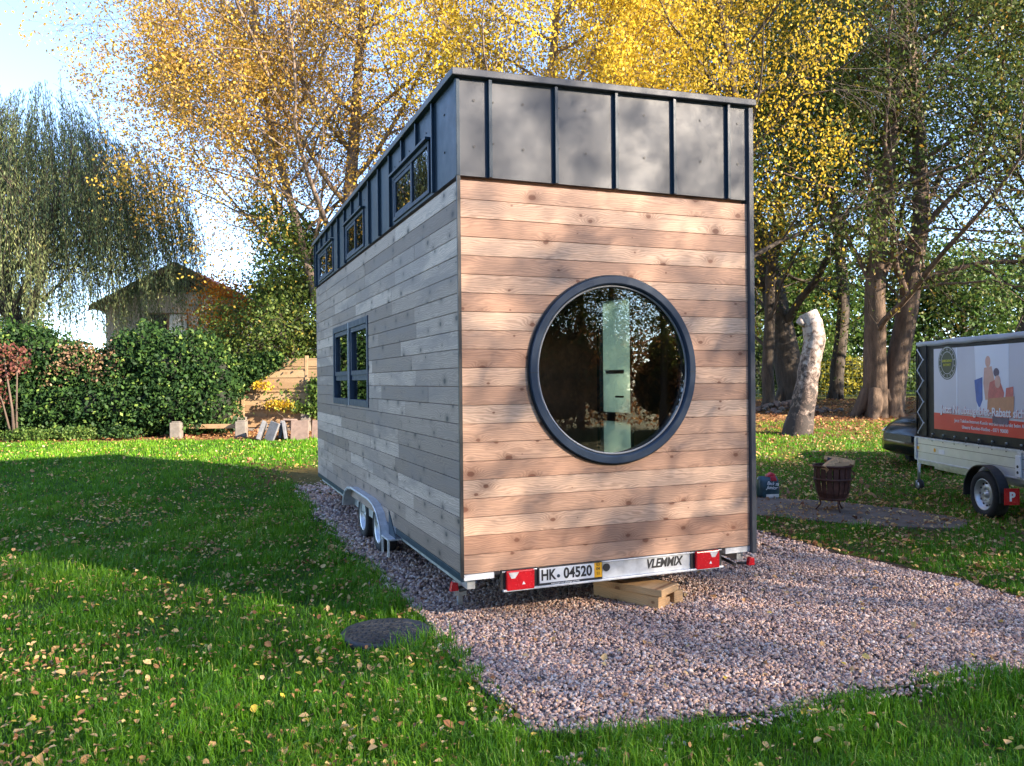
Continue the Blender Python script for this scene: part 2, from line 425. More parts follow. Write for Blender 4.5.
def tubes_mesh(name, tubes, mat, parent):
    V = []; F = []; off = 0
    for pts, rad in tubes:
        pts = np.array(pts); m = len(pts); n = 10 if rad[0] > .12 else (6 if rad[0] > .03 else 3)
        d = np.gradient(pts, axis=0); d /= np.linalg.norm(d, axis=1, keepdims=True)+1e-9
        a = np.cross(d, np.array([.3, .9, .31])); a /= np.linalg.norm(a, axis=1, keepdims=True)+1e-9
        b = np.cross(d, a); t = np.arange(n)*2*PI/n
        rr = np.array(rad)[:, None, None]
        if rad[0] > .12:
            ph = (hash((round(pts[0][0], 2), m)) % 100)/10
            rr = rr*(1+.09*np.sin(3*t+ph)+.05*np.sin(5*t+1.3*ph))[None, :, None]
        ring = pts[:, None, :]+rr*(a[:, None, :]*np.cos(t)[None, :, None]+b[:, None, :]*np.sin(t)[None, :, None])
        V.append(ring.reshape(-1, 3))
        i = np.arange(m-1)[:, None]*n; k = np.arange(n)[None, :]; k2 = (k+1) % n
        F.append((np.stack([i+k, i+k2, i+n+k2, i+n+k], -1)+off).reshape(-1)); off += m*n
    V = np.concatenate(V); F = np.concatenate(F)
    return raw_mesh(name, V, F, 4, mat, parent, smooth=True)

def rvec(R): return np.array([R.gauss(0, 1), R.gauss(0, 1), R.gauss(0, 1)])
def nrm(v): return v/(np.linalg.norm(v)+1e-9)
def branch(R, p, d, L, r, lvl, S, tubes, tips, fixed=None):
    n = max(3, int(L/S['seg'])+1) if lvl < S['max'] else 3
    pts = [p]; rad = [r]; dirs = [d]
    for i in range(n):
        d = nrm(d + rvec(R)*S['wob'][lvl] + np.array([0, 0, S['trop'][lvl]]))
        p = p + d*L/n; pts.append(p); rad.append(max(.004, r*(1-(i+1)/n*S.get('taper', .82)))); dirs.append(d)
    tubes.append((pts, rad))
    if lvl == S['max']:
        tips.append(np.array(pts[1:])); return
    if lvl >= S['max']-1: tips.append(np.array(pts[-2:]))
    nc = S['nch'][lvl]; st = S['start'][lvl]
    az0 = R.random()*6.28
    for c in range(nc):
        t = st+(1-st)*(c+R.random()*.8)/nc; t = min(t, .98); i = t*n; k = int(i); f = i-k
        q = pts[k]*(1-f)+pts[k+1]*f; dd = dirs[k+1]
        az = az0+c*2.4+R.random()*.6; a = nrm(np.cross(dd, np.array([.2, .1, 1.0]) if abs(dd[2]) < .95 else np.array([1.0, 0, .1])))
        b = np.cross(dd, a); ang = S['ang'][lvl]*(.75+.5*R.random())
        nd = nrm(dd*math.cos(ang)+(a*math.cos(az)+b*math.sin(az))*math.sin(ang))
        LL = L*S['lr'][lvl]*(1.15-.6*(t-st)/(1-st+1e-6))*(.75+.5*R.random())
        branch(R, q, nd, LL, max(.006, rad[k]*S['rr'][lvl]), lvl+1, S, tubes, tips)

def tree(name, label, cat, lat, s, H, r, leaf, bark, S, seed, nleaf, lsize, spread, group=None, stems=None, filt=None, droop=.3, lean=(0, 0), z=None, pull=0):
    R = random.Random(seed); root = site(name, lat, s, z=z); tag(root, label, cat, group)
    tubes = []; tips = []
    for (p0, d0, L0, r0) in (stems or [((0, 0, -.2), (lean[0], lean[1], 1), H, r)]):
        branch(R, np.array(p0, float), nrm(np.array(d0, float)), L0, r0, 0, S, tubes, tips)
    # root flare
    for k in range(5):
        a = k*1.26+R.random(); q = np.array([math.cos(a), math.sin(a), 0])
        p0 = np.array((stems[0][0] if stems else (0, 0, 0)), float)*[1, 1, 0]
        tubes.append(([p0+q*r*.45+[0, 0, r*1.6], p0+q*r*.95+[0, 0, r*.5], p0+q*r*1.5+[0, 0, -.1]], [r*.45, r*.38, r*.2]))
    tubes_mesh('trunk', tubes, bark, root)
    g = np.random.default_rng(seed)
    tp = np.concatenate(tips); tr = np.concatenate([np.full(len(t), g.random()) for t in tips])
    idx = g.integers(0, len(tp), nleaf)
    P = tp[idx]+g.normal(size=(nleaf, 3))*spread
    P[:, 2] -= np.abs(g.normal(size=nleaf))*pull
    rr = tr[idx]*.55+g.random(nleaf)*.45
    k = np.ones(nleaf, bool)
    if filt is not None: k = filt(P)
    k &= P[:, 2] > .4
    leaves('crown', P[k], lsize, rr[k], leaf, root, droop=droop, seed=seed)
    return root

S_BIRCH = dict(max=3, seg=.8, wob=[.05, .10, .16, .22], trop=[.05, .06, -.03, -.16], nch=[20, 9, 8], start=[.22, .2, .15], ang=[.95, .75, .7], lr=[.42, .48, .5], rr=[.42, .5, .5])
S_OAK = dict(max=3, seg=.8, wob=[.06, .14, .2, .25], trop=[.06, .03, 0, 0], nch=[14, 8, 6], start=[.22, .2, .15], ang=[.85, .8, .8], lr=[.46, .5, .5], rr=[.34, .5, .5])
S_DENSE = dict(max=3, seg=.9, wob=[.05, .12, .2, .25], trop=[.04, .04, 0, 0], nch=[16, 7, 5], start=[.08, .15, .1], ang=[1.15, .85, .8], lr=[.42, .5, .5], rr=[.45, .5, .5])

# ================================================================== GROUND
lat_g = np.concatenate([np.linspace(-220, -32, 16), np.linspace(-30, 30, 121), np.linspace(32, 220, 16)])
s_g = np.concatenate([np.linspace(-70, -6, 12), np.linspace(-5, 35, 121), np.linspace(37, 60, 10), np.linspace(70, 500, 14)])
LA, SS = np.meshgrid(lat_g, s_g)
GX, GY = W(LA, SS); GZ = terr_s(SS)
nx = len(lat_g); ny = len(s_g)
ii = np.arange(ny-1)[:, None]*nx+np.arange(nx-1)[None, :]
F = np.stack([ii, ii+1, ii+nx+1, ii+nx], -1).reshape(-1)
ground = raw_mesh('ground', np.stack([GX, GY, GZ], -1).reshape(-1, 3), F, 4, M['ground'], smooth=True)
tag(ground, kind='structure')
def litter_w(la, s):
    la = np.asarray(la, float); s = np.asarray(s, float)
    right = 1/(1+np.exp(-(la-2.5)*1.5))
    a = right*(.28+.5*np.clip((s-19.5)/2.5, 0, 1)*(1-np.clip((s-31)/4, 0, 1)))
    a += right*.22*np.exp(-((s-11)/2.6)**2)
    a += (1-right)*(np.clip((s-20.3)/.6, 0, 1)*.9*(1-np.clip((s-30)/3, 0, 1)))
    a += .55*np.exp(-((la+3.6)/2.0)**2)*np.exp(-((s-15.2)/1.8)**2)
    return np.clip(a, 0, 1)
la_ = ground.data.attributes.new('litter', 'FLOAT', 'POINT')
la_.data.foreach_set('value', litter_w(LA, SS).reshape(-1).astype(np.float32))

# gravel pad (outline in site metres, gently wobbling edge)
def wob(x, k=0): return .035*math.sin(x*3.1+k)+.025*math.sin(x*7.7+2*k)+.012*math.sin(x*17+k)
pad = []
for y in np.arange(-1.7, 10.6, .15): pad.append((-.22+wob(y), y))
for x in np.arange(-.1, 4.1, .15): pad.append((x, 10.6+wob(x, 3)))
for y in np.arange(10.5, -1.3, -.15): pad.append((4.22+wob(y, 2)*1.3+.10*max(0, (2.5-y)/2.5), y))
for x in np.arange(4.5, .05, -.15): pad.append((x, -1.98+wob(x, 1)-.05*(x-2)+.0*x))
PAD = np.array(pad)
def in_poly(px, py, poly):
    px = np.asarray(px); py = np.asarray(py); c = np.zeros(px.shape, bool); n = len(poly); j = n-1
    for i in range(n):
        xi, yi = poly[i]; xj, yj = poly[j]
        m = ((yi > py) != (yj > py)); 
        with np.errstate(divide='ignore', invalid='ignore'):
            c ^= m & (px < (xj-xi)*(py-yi)/(yj-yi+1e-12)+xi)
        j = i
    return c
cen = PAD.mean(0)
def sheet(name, poly, z, mat):
    mb = MB(); n = len(poly); c = poly.mean(0)
    # ribs from centreline so it stays a clean sheet
    vs = [(c[0], c[1], z)]+[(p[0], p[1], z) for p in poly]
    mb.add(vs, [(0, 1+i, 1+(i+1) % n) for i in range(n)])
    o = mb.build(name, mat); return tag(o, kind='structure')
SOIL = np.array([(p[0]+(.16 if p[0] > 4 else -.02), p[1]+(.05 if p[1] > 10 else (-.02 if p[1] < -1.5 else 0))) for p in PAD])
SHR = np.array([(min(max(x, -.22+.06+.04*math.sin(y*23)+.03*math.sin(y*61)), 4.34), max(y, -1.90+.04*math.sin(x*21)+.03*math.sin(x*57))) if x < 4 else (x, max(y, -1.92)) for x, y in SOIL])
sheet('soil_border', SOIL, .004, M['soil'])
sheet('gravel_bed', PAD, .012, M['gravel'])

# pebbles
t_ = (1+5**.5)/2
ico = np.array([(-1, t_, 0), (1, t_, 0), (-1, -t_, 0), (1, -t_, 0), (0, -1, t_), (0, 1, t_), (0, -1, -t_), (0, 1, -t_), (t_, 0, -1), (t_, 0, 1), (-t_, 0, -1), (-t_, 0, 1)])/1.9
icof = np.array([(0, 11, 5), (0, 5, 1), (0, 1, 7), (0, 7, 10), (0, 10, 11), (1, 5, 9), (5, 11, 4), (11, 10, 2), (10, 7, 6), (7, 1, 8), (3, 9, 4), (3, 4, 2), (3, 2, 6), (3, 6, 8), (3, 8, 9), (4, 9, 5), (2, 4, 11), (6, 2, 10), (8, 6, 7), (9, 8, 1)])
def stones(name, X, Y, Z, size, mat, g, flatz=.62, r=None):
    n = len(X); V = ico[None]*(1+.22*g.normal(size=(n, 12, 1)).clip(-1.5, 1.5))
    V = V*np.stack([.8+.5*g.random(n), .65+.35*g.random(n), np.full(n, flatz)*(.7+.5*g.random(n))], -1)[:, None, :]
    q = g.normal(size=(n, 4)); q[:, 1:3] *= .35; q /= np.linalg.norm(q, axis=1, keepdims=True)
    w, x, y, z = q.T
    Rm = np.stack([1-2*(y*y+z*z), 2*(x*y-z*w), 2*(x*z+y*w), 2*(x*y+z*w), 1-2*(x*x+z*z), 2*(y*z-x*w), 2*(x*z-y*w), 2*(y*z+x*w), 1-2*(x*x+y*y)], -1).reshape(n, 3, 3)
    V = np.einsum('nij,nkj->nki', Rm, V)*size[:, None, None]/2+np.stack([X, Y, Z], -1)[:, None, :]
    Fc = (icof[None]+np.arange(n)[:, None, None]*12).reshape(-1)
    rr = g.random(n) if r is None else r
    return raw_mesh(name, V.reshape(-1, 3), Fc, 3, mat, None, np.repeat(rr, 20))
g = np.random.default_rng(3)
def pad_pts(n, x0, x1, y0, y1):
    X = g.uniform(x0, x1, n); Y = g.uniform(y0, y1, n); k = in_poly(X, Y, PAD); return X[k], Y[k]
def heave(X, Y): return .010*np.sin(X*2.1+1)*np.sin(Y*1.7)+.006*np.sin(X*5.3+Y*4.1)+.024
X1, Y1 = pad_pts(62000, -.4, 4.8, -2.3, 1.0); z1 = g.normal(.87, .28, len(X1)).clip(.4, 2.6)*.0245
X2, Y2 = pad_pts(28000, -.4, 4.8, 1.0, 5.0); z2 = g.normal(1, .28, len(X2)).clip(.5, 2)*.032
X3, Y3 = pad_pts(14000, -.4, 4.8, 5.0, 10.7); z3 = g.normal(1, .25, len(X3)).clip(.5, 2)*.048
# strays kicked onto the lawn edge
X4 = np.concatenate([-.20-g.gamma(1.2, .06, 500), g.uniform(-.2, 4.4, 700)]); Y4 = np.concatenate([g.uniform(-2, 9, 500), -2.0-g.gamma(1.2, .05, 700)]); z4 = g.normal(1, .2, 1200).clip(.5, 2)*.025
PX = np.concatenate([X1, X2, X3, X4]); PY = np.concatenate([Y1, Y2, Y3, Y4]); PS = np.concatenate([z1, z2, z3, z4])
hz = heave(PX, PY); hz[-1200:] = .012
tag(stones('gravel', PX, PY, hz+.010*g.random(len(PX)), PS, M['pebble'], g), 'mixed pinkish grey gravel spread under and before the wooden house', 'gravel', kind='stuff')

# ================================================================== GRASS + LITTER
slab_c = [(2.85, 11.9), (3.55, 12.05), (4.6, 11.5), (5.3, 10.7), (5.6, 9.85), (5.2, 9.35), (4.6, 9.45), (3.9, 9.85), (3.1, 10.5), (2.75, 11.2)]
SLAB = np.array(slab_c)                      # (lat, s) outline of the worn concrete
MH = (-.52, .14, .315)                       # manhole
def blocked(X, Y, la, s, m=.0):
    b = in_poly(X, Y, SHR) | in_poly(la, s, SLAB)
    b |= (X-MH[0])**2+(Y-MH[1])**2 < (MH[2]-.015)**2
    return b
def scatter(n, s0, s1, power, g, half=.78):
    u = g.random(n)
    # density per m2 falls as s^-power
    e = 2-power
    s = (s0**e+u*(s1**e-s0**e))**(1/e) if abs(e) > 1e-3 else s0*(s1/s0)**u
    la = g.uniform(-half, half, n)*(s+.8); return la, s
g = np.random.default_rng(11)
la, s = scatter(760000, 2.6, 24, 1.75, g)
X, Y = W(la, s)
clump = np.sin(X*3.3+2*np.sin(Y*1.9))*np.sin(Y*2.9+1.5*np.sin(X*2.3))+.6*np.sin(X*9.1+Y*6.3)*np.sin(Y*8.7-X*3.1)
lw = litter_w(la, s)
keep = ~blocked(X, Y, la, s) & (g.random(len(X)) > lw*.75) & (g.random(len(X)) < .72+.28*clump) & ~((la < 2.5) & (s > 20.8+.2*np.sin(la*2)))
house = (X > .1) & (X < 2.4) & (Y > .1) & (Y < 7)
keep &= ~house
# ragged tufts creep over the gravel edge
la, s, X, Y, clump = la[keep], s[keep], X[keep], Y[keep], clump[keep]
n = len(X); Z = T(X, Y)
tall = np.exp(g.normal(0, .35, n))*(1+.45*np.clip(clump, -1, 1.4))
edge = np.exp(-((X+.42)/.16)**2)*(Y < 9)+np.exp(-((Y+2.22)/.18)**2)*(X > -.3)*(X < 4.6)
h = .046*tall*(1+.5*edge)*(1+.0*s); h = np.clip(h, .02, .19)
wd = (.0032+.0011*s*.62)*(.7+.6*g.random(n))
th = g.uniform(0, 2*PI, n); lean = g.gamma(2, .22, n)*h
dx, dy = np.cos(th), np.sin(th); ph = th+PI/2+g.normal(0, .5, n); bx_, by_ = np.cos(ph)*wd/2, np.sin(ph)*wd/2
z0 = Z-.004
P0 = np.stack([X-bx_, Y-by_, z0], -1); P1 = np.stack([X+bx_, Y+by_, z0], -1)
mx_, my_ = X+dx*lean*.35, Y+dy*lean*.35
P2 = np.stack([mx_+bx_*.8, my_+by_*.8, Z+h*.62], -1); P3 = np.stack([mx_-bx_*.8, my_-by_*.8, Z+h*.62], -1)
P4 = np.stack([X+dx*lean*1.25, Y+dy*lean*1.25, Z+h*(1-.2*np.clip(lean/h, 0, 1.5))], -1)
V = np.stack([P0, P1, P2, P3, P4], 1).reshape(-1, 3)
i = np.arange(n)[:, None]*5
Fq = np.concatenate([i, i+1, i+2, i+3, i+3, i+2, i+4], 1).ravel()
cnt = np.tile([4, 3], n)
patch = .5+.28*np.sin(X*.9+1.2*np.sin(Y*.7))*np.sin(Y*.8+1)+.1*clump
rr = np.clip(.18+.38*patch+.42*g.random(n)+.04*(s > 17), 0, 1)  # blades past the shadow edge coloured lighter to suggest the sunlit band
rr = np.where(g.random(n) < .02, 1, rr)
grass = raw_mesh('grass', V, Fq, cnt, M['grass'], None, np.repeat(rr, 2))
tag(grass, 'green lawn grass around the gravel pad', 'grass', kind='stuff')

g = np.random.default_rng(12)
def litter(name, label, n, s0, s1, power, fn, mat, size, gg, hmin=.02, hmax=.07):
    la, s = scatter(n, s0, s1, power, gg); X, Y = W(la, s)
    k = (gg.random(n) < fn(la, s, X, Y)) & ~((X > .1) & (X < 2.4) & (Y > .1) & (Y < 7))
    la, s, X, Y = la[k], s[k], X[k], Y[k]; m = len(X)
    onpad = in_poly(X, Y, SOIL) | in_poly(la, s, SLAB)
    z = T(X, Y)+np.where(onpad, .045, hmin+(hmax-hmin)*gg.random(m)**1.3)
    o = leaves(name, np.stack([X, Y, z], -1), size*(.5+1.0*gg.random(m)**1.4)*(1+.035*s), gg.random(m), mat, None, aspect=.72, fold=.35, flat=.55, droop=0, seed=5)
    return tag(o, label, 'leaf litter', kind='stuff')
def cl(X, Y): return np.clip(.5+.5*np.sin(X*2.3+1.7*np.sin(Y*1.3))*np.sin(Y*2.1+1.2*np.sin(X*1.9))+.3*np.sin(X*6.1)*np.sin(Y*5.3), 0, 1)
def f1(la, s, X, Y):
    pad_ = in_poly(X, Y, PAD); mh = (X-MH[0])**2+(Y-MH[1])**2 < .34**2
    d = .12+.85*cl(X, Y)**1.4
    d = d*np.where(la > 2.2, 1.35, 1)*np.where((la < -1) & (s > 6.5) & (s < 12), 1.0, 1)
    d = d*np.where((la < 2) & (s > 13), .45, 1)*np.where((la > .3) & (s < 5.5), .22, 1)
    return np.where(pad_, .05, np.where(mh, 0, d))
litter('leaf_litter', 'pale yellow fallen leaves strewn over the lawn', 62000, 2.8, 20, 1.2, f1, M['litter'], .030, g)
def f2(la, s, X, Y):
    return np.where(in_poly(X, Y, PAD), .0, np.clip(litter_w(la, s)*1.15-.05, 0, 1))*np.where(in_poly(la, s, SLAB), .15, 1)
litter('leaf_litter', 'brown and ochre leaf carpet beneath the hedge and the right hand trees', 60000, 7, 34, .9, f2, M['litter_dark'], .045, g, .01, .06)

# worn concrete slab
mb = MB(); pl = [W(a, b) for a, b in slab_c]; pl2 = []
for k in range(len(pl)):
    p, q = np.array(pl[k]), np.array(pl[(k+1) % len(pl)])
    for t in np.arange(0, 1, .2): pl2.append(tuple(p*(1-t)+q*t+g.normal(size=2)*.025))
mb.prism(pl2, 2, -.05, .03); tag(mb.build('paving_slab', M['slab']), kind='structure')

# ================================================================== TINY HOUSE
WB = .42; WT = 3.257; PITCH = (WT-WB)/21.2
house = empty('tiny_house', (0, 0, 0))
tag(house, 'timber-clad tiny house on a tandem-axle trailer with a round window in its end wall', 'tiny house')
L = 7.13; Wd = 2.5; cx, cz, cr = 1.240, 1.872, .685
def arc_board(mb, z0, z1, x0, x1, y0, y1, r):
    """one board of the end wall, cut round the circular opening"""
    z0s = np.linspace(z0, z1, 7)
    hit = [abs(z-cz) < cr for z in z0s]
    if not any(hit):
        mb.box(x0, x1, y0, y1, z0, z1, r); return
    hw = [math.sqrt(max(0, cr*cr-(z-cz)**2)) for z in z0s]
    left = [(x0, z0)]+[(cx-h_, z) for h_, z in zip(hw, z0s)]+[(x0, z1)]
    right = [(x1, z1)]+[(cx+h_, z) for h_, z in zip(hw[::-1], z0s[::-1])]+[(x1, z0)]
    mb.prism(left, 1, y0, y1, r); mb.prism(right, 1, y0, y1, r)
front = MB(); side = MB(); g = np.random.default_rng(21)
edges = [WB]; 
while edges[-1] < WT-.04: edges.append(min(WT, edges[-1]+PITCH))
tone_seq = [.35, .15, .75, .45, .85, .25, .6, .4, .8, .3, .7, .15, .5, .9, .3, .65, .35, .8, .2, .7, .45, .3]
for k in range(len(edges)-1):
    z0, z1 = edges[k]+.0016, edges[k+1]-.0016
    r = (tone_seq[k % 22]+g.normal()*.05)
    arc_board(front, z0, z1, .012, Wd-.012, -.004+g.normal()*.0006, .03, float(np.clip(r, .02, .98)))
# narrow joints in a few end-wall boards are covered by the trim; side wall boards are butt-jointed
win_side = (3.20, 5.52, 1.52, 2.52)
for k in range(len(edges)-1):
    z0, z1 = edges[k]+.0016, edges[k+1]-.0016
    js = [0.012]; y = g.uniform(.8, 2.2)
    while y < L-.5: js.append(y); y += g.uniform(1.1, 2.6)
    js.append(L-.01)
    for a, b in zip(js[:-1], js[1:]):
        r = float(np.clip(.5+.36*g.normal(), .02, .98)); xo = -.004+g.normal()*.0008
        segs = [(a, b)]
        if z0 < win_side[3] and z1 > win_side[2]:
            segs = []
            if a < win_side[0]: segs.append((a, min(b, win_side[0])))
            if b > win_side[1]: segs.append((max(a, win_side[1]), b))
            zz = []
            if z0 < win_side[2]-.005: zz.append((z0, win_side[2]))
            if z1 > win_side[3]+.005: zz.append((win_side[3], z1))
            a2, b2 = max(a, win_side[0]), min(b, win_side[1])
            if b2 > a2:
                for q in zz: side.box(xo, .03, a2+.001, b2-.001, q[0], q[1], r)
        for (p, q) in segs:
            if q-p > .01: side.box(xo, .03, p+.0012, q-.0012, z0, z1, r)
front.build('end_cladding', M['larch'], house, bevel=.0022)
side.build('side_cladding', M['grey_wood'], house, bevel=.003)
# dark backing membrane, walls, floor (with openings), far and right walls
wl = MB()
def wall_open(mb, axis, a0, a1, d0, d1, z0, z1, opens):
    """wall slab along axis with rectangular openings (a0,a1,z0,z1)"""
    cuts = sorted(set([a0, a1]+[o_[0] for o_ in opens]+[o_[1] for o_ in opens]))
    for p, q in zip(cuts[:-1], cuts[1:]):
        zs = [(z0, z1)]
        for o_ in opens:
            if o_[0] <= p+1e-6 and o_[1] >= q-1e-6:
                nz = []
                for (u, v) in zs:
                    if o_[2] > u: nz.append((u, min(v, o_[2])))
                    if o_[3] < v: nz.append((max(u, o_[3]), v))
                zs = nz
        for (u, v) in zs:
            if axis == 1: mb.box(d0, d1, p, q, u, v)
            else: mb.box(p, q, d0, d1, u, v)
clere = [(.69, 1.92, 3.285, 3.70), (3.33, 4.45, 3.285, 3.70), (5.43, 6.72, 3.285, 3.70)]
TOP = 3.93
wall_open(wl, 1, .04, L-.02, .034, .14, WB+.02, TOP, [win_side]+clere)
wall_open(wl, 1, .04, L-.02, Wd-.14, Wd-.034, WB+.02, TOP, [(1.64, 2.42, .56, 2.70)])
wl.box(.14, Wd-.14, L-.14, L-.034, WB+.02, TOP)
# end wall behind cladding with round opening
zz = np.linspace(WB+.02, TOP, 60)
for u, v in zip(zz[:-1], zz[1:]):
    hs = [math.sqrt(max(0, cr*cr-(z-cz)**2)) for z in (u, v)]
    if max(hs) < 1e-6: wl.box(.14, Wd-.14, .034, .14, u, v)
    else:
        wl.prism([(.14, u), (cx-hs[0], u), (cx-hs[1], v), (.14, v)], 1, .034, .14)
        wl.prism([(Wd-.14, v), (cx+hs[1], v), (cx+hs[0], u), (Wd-.14, u)], 1, .034, .14)
wl.build('wall', M['interior_dark'], house)
MB().box(.14, Wd-.14, .14, L-.14, WB+.02, WB+.10).build('floor', M['oak_floor'], house)
MB().box(0.03, Wd-.03, .03, L-.03, TOP-.10, TOP).build('ceiling', M['interior_dark'], house)
# entrance door in the far long wall: frosted glass leaf, seen obliquely through the round window
dr = empty('entrance_door', (0, 0, 0)); dr.parent = house
mg = bpy.data.materials.new('frosted_glass'); mg.use_nodes = True; nt = mg.node_tree; nt.nodes.clear()
a_ = N(nt, 'ShaderNodeBsdfTranslucent'); a_.inputs[0].default_value = (.72, .90, .78, 1)
b_ = N(nt, 'ShaderNodeBsdfDiffuse'); b_.inputs[0].default_value = (.55, .68, .60, 1)
x_ = N(nt, 'ShaderNodeMixShader'); x_.inputs[0].default_value = .8; nt.links.new(a_.outputs[0], x_.inputs[2]); nt.links.new(b_.outputs[0], x_.inputs[1])
o_ = N(nt, 'ShaderNodeOutputMaterial'); nt.links.new(x_.outputs[0], o_.inputs[0])
MB().box(Wd-.10, Wd-.09, 1.70, 2.36, .62, 2.64).build('pane', mg, dr)
mb = MB(); mb.box(Wd-.145, Wd-.05, 1.64, 1.70, .56, 2.70); mb.box(Wd-.145, Wd-.05, 2.36, 2.42, .56, 2.70); mb.box(Wd-.145, Wd-.05, 1.70, 2.36, 2.64, 2.70); mb.box(Wd-.145, Wd-.05, 1.70, 2.36, .56, .62); mb.build('frame', M['frame'], dr)
MB().box(Wd-.14, Wd-.06, 1.70, 2.36, 1.36, 1.45).build('transom', M['frame'], dr)
MB().tube([(Wd-.17, 1.80, 1.62), (Wd-.17, 1.95, 1.62)], .010).build('handle', M['black'], dr)
MB().box(Wd-.104, Wd-.101, 1.9, 2.30, 1.86, 1.90).build('glass_strip', M['white'], dr)
cb = MB(); cb.box(.2, .75, 3.6, 5.2, WB+.1, 1.33); cb.box(.18, .78, 3.58, 5.22, 1.33, 1.37); cb.build('kitchen_counter', M['oak_floor'], house)
MB().box(.14, .17, .4, 1.5, WB+.1, 2.3).build('wall_panel', M['oak_floor'], house)

# corner trims
MB().box(-.012, .012, -.012, .010, WB-.02, WT+.005).build('corner_trim', M['black'], house)
ct = MB(); ct.box(Wd-.010, Wd+.035, -.035, .02, WB-.06, WT+.9-.14+.0); ct.build('corner_trim', M['anthracite'], house, bevel=.003)
MB().box(.0, .03, L-.012, L+.008, WB-.02, WT).build('corner_trim', M['black'], house)
# far and right skins
sk = MB(); wall_open(sk, 1, .02, L, Wd-.032, Wd, WB, WT, [(1.64, 2.42, .56, 2.70)]); sk.build('side_skin', M['anthracite'], house)

MB().box(0.03, Wd-.034, L-.034, L, WB, WT).build('end_skin', M['anthracite'], house)

def roofz(x, y): return 3.955+.075*x/2.5-.07*y/L
# metal band, front: panels + standing seams + screws
mf = MB(); mf.add([(0.0, -.006, WT+.004), (Wd, -.006, WT+.004), (Wd, -.006, roofz(Wd, 0)), (0, -.006, roofz(0, 0)),
                   (0.0, .034, WT+.004), (Wd, .034, WT+.004), (Wd, .034, roofz(Wd, 0)), (0, .034, roofz(0, 0))],
                  [(0, 1, 2, 3), (5, 4, 7, 6), (0, 4, 5, 1), (3, 2, 6, 7), (0, 3, 7, 4), (1, 5, 6, 2)])
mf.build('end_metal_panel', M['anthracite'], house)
ms = MB(); ms.add([(-.006, .036, WT+.004), (-.006, L, WT+.004), (-.006, L, roofz(0, L)), (-.006, .036, roofz(0, 0)),
                   (.034, .036, WT+.004), (.034, L, WT+.004), (.034, L, roofz(0, L)), (.034, .036, roofz(0, 0))],
                  [(0, 1, 2, 3), (5, 4, 7, 6), (0, 4, 5, 1), (3, 2, 6, 7), (0, 3, 7, 4), (1, 5, 6, 2)])
# side band with window openings: build from pieces instead of one sheet
ms = MB()
cuts = sorted([.036, L]+[c for w in clere for c in w[:2]])
for p, q in zip(cuts[:-1], cuts[1:]):
    isw = [w for w in clere if w[0] <= p+1e-6 and w[1] >= q-1e-6]
    zlo = WT+.004
    if isw: 
        ms.box(-.006, .03, p, q, zlo, isw[0][2]); zlo = isw[0][3]
    zt = roofz(0, q)-.0
    ms.add([(-.006, p, zlo), (-.006, q, zlo), (-.006, q, roofz(0, q)), (-.006, p, roofz(0, p)), (.03, p, zlo), (.03, q, zlo), (.03, q, roofz(0, q)), (.03, p, roofz(0, p))],
           [(0, 1, 2, 3), (5, 4, 7, 6), (0, 4, 5, 1), (3, 2, 6, 7), (0, 3, 7, 4), (1, 5, 6, 2)])
ms.build('side_metal_panel', M['anthracite_sky_tint'], house)
scr = MB()
for k, x in enumerate([.237, .759, 1.264, 1.783, 2.296]):
    sm_ = MB(); zt = roofz(x, 0)
    sm_.box(x-.013, x+.013, -.036, -.008, WT+.0, zt-.005); sm_.box(x-.026, x+.0135, -.011, -.0065, WT, zt-.005)
    sm_.build('standing_seam', M['anthracite_sky_tint'], house, bevel=.003)
    for z in (3.50, 3.80): scr.lathe([(.007, -.012), (.007, -.009)], (x+.03, 0, z+.03*x), 1, 8)
for x in (.12, .50, 1.01, 1.52, 2.04, 2.40):
    for z in (3.47, 3.80): scr.lathe([(.010, -.011), (.008, -.008), (.0001, -.008)][:2], (x, 0, z+.035*x), 1, 10)
for y in (.30,): 
    for z in (3.50, 3.78): scr.lathe([(.009, -.012), (.009, -.008)], (0, y, z), 0, 10)
for y in np.arange(.8, 6.9, .18):
    if any(w[0]-.05 < y < w[1]+.05 for w in clere): scr.lathe([(.007, -.012), (.007, -.008)], (0, y, 3.79), 0, 8)
scr.each('screw', M['black'], house)
for y in list(np.arange(.56, 7.0, .49))+[L-.03]:
    zt = roofz(0, y); w = [w for w in clere if w[0]-.02 < y < w[1]+.02]
    z0 = w[0][3]+.045 if w else WT
    sm_ = MB(); sm_.box(-.036, -.008, y-.013, y+.013, z0, zt-.005); sm_.box(-.011, -.0065, y-.026, y+.0135, z0, zt-.005)
    sm_.build('standing_seam', M['anthracite_sky_tint'], house, bevel=.003)
# corner flashing
MB().box(-.016, .012, -.016, .035, WT+.001, 3.95).build('corner_flashing', M['anthracite_sky_tint'], house, bevel=.003)
# eaves trim and roof sheet
rf = MB(); ov = .055
cs = [(-ov, -ov), (Wd+ov, -ov), (Wd+ov, L+ov), (-ov, L+ov)]
rf.add([(x, y, roofz(x, y)+.0) for x, y in cs]+[(x, y, roofz(x, y)+.052) for x, y in cs], [(3, 2, 1, 0), (4, 5, 6, 7), (0, 1, 5, 4), (1, 2, 6, 5), (2, 3, 7, 6), (3, 0, 4, 7)])
rf.build('roof', M['anthracite'], house, bevel=.006)

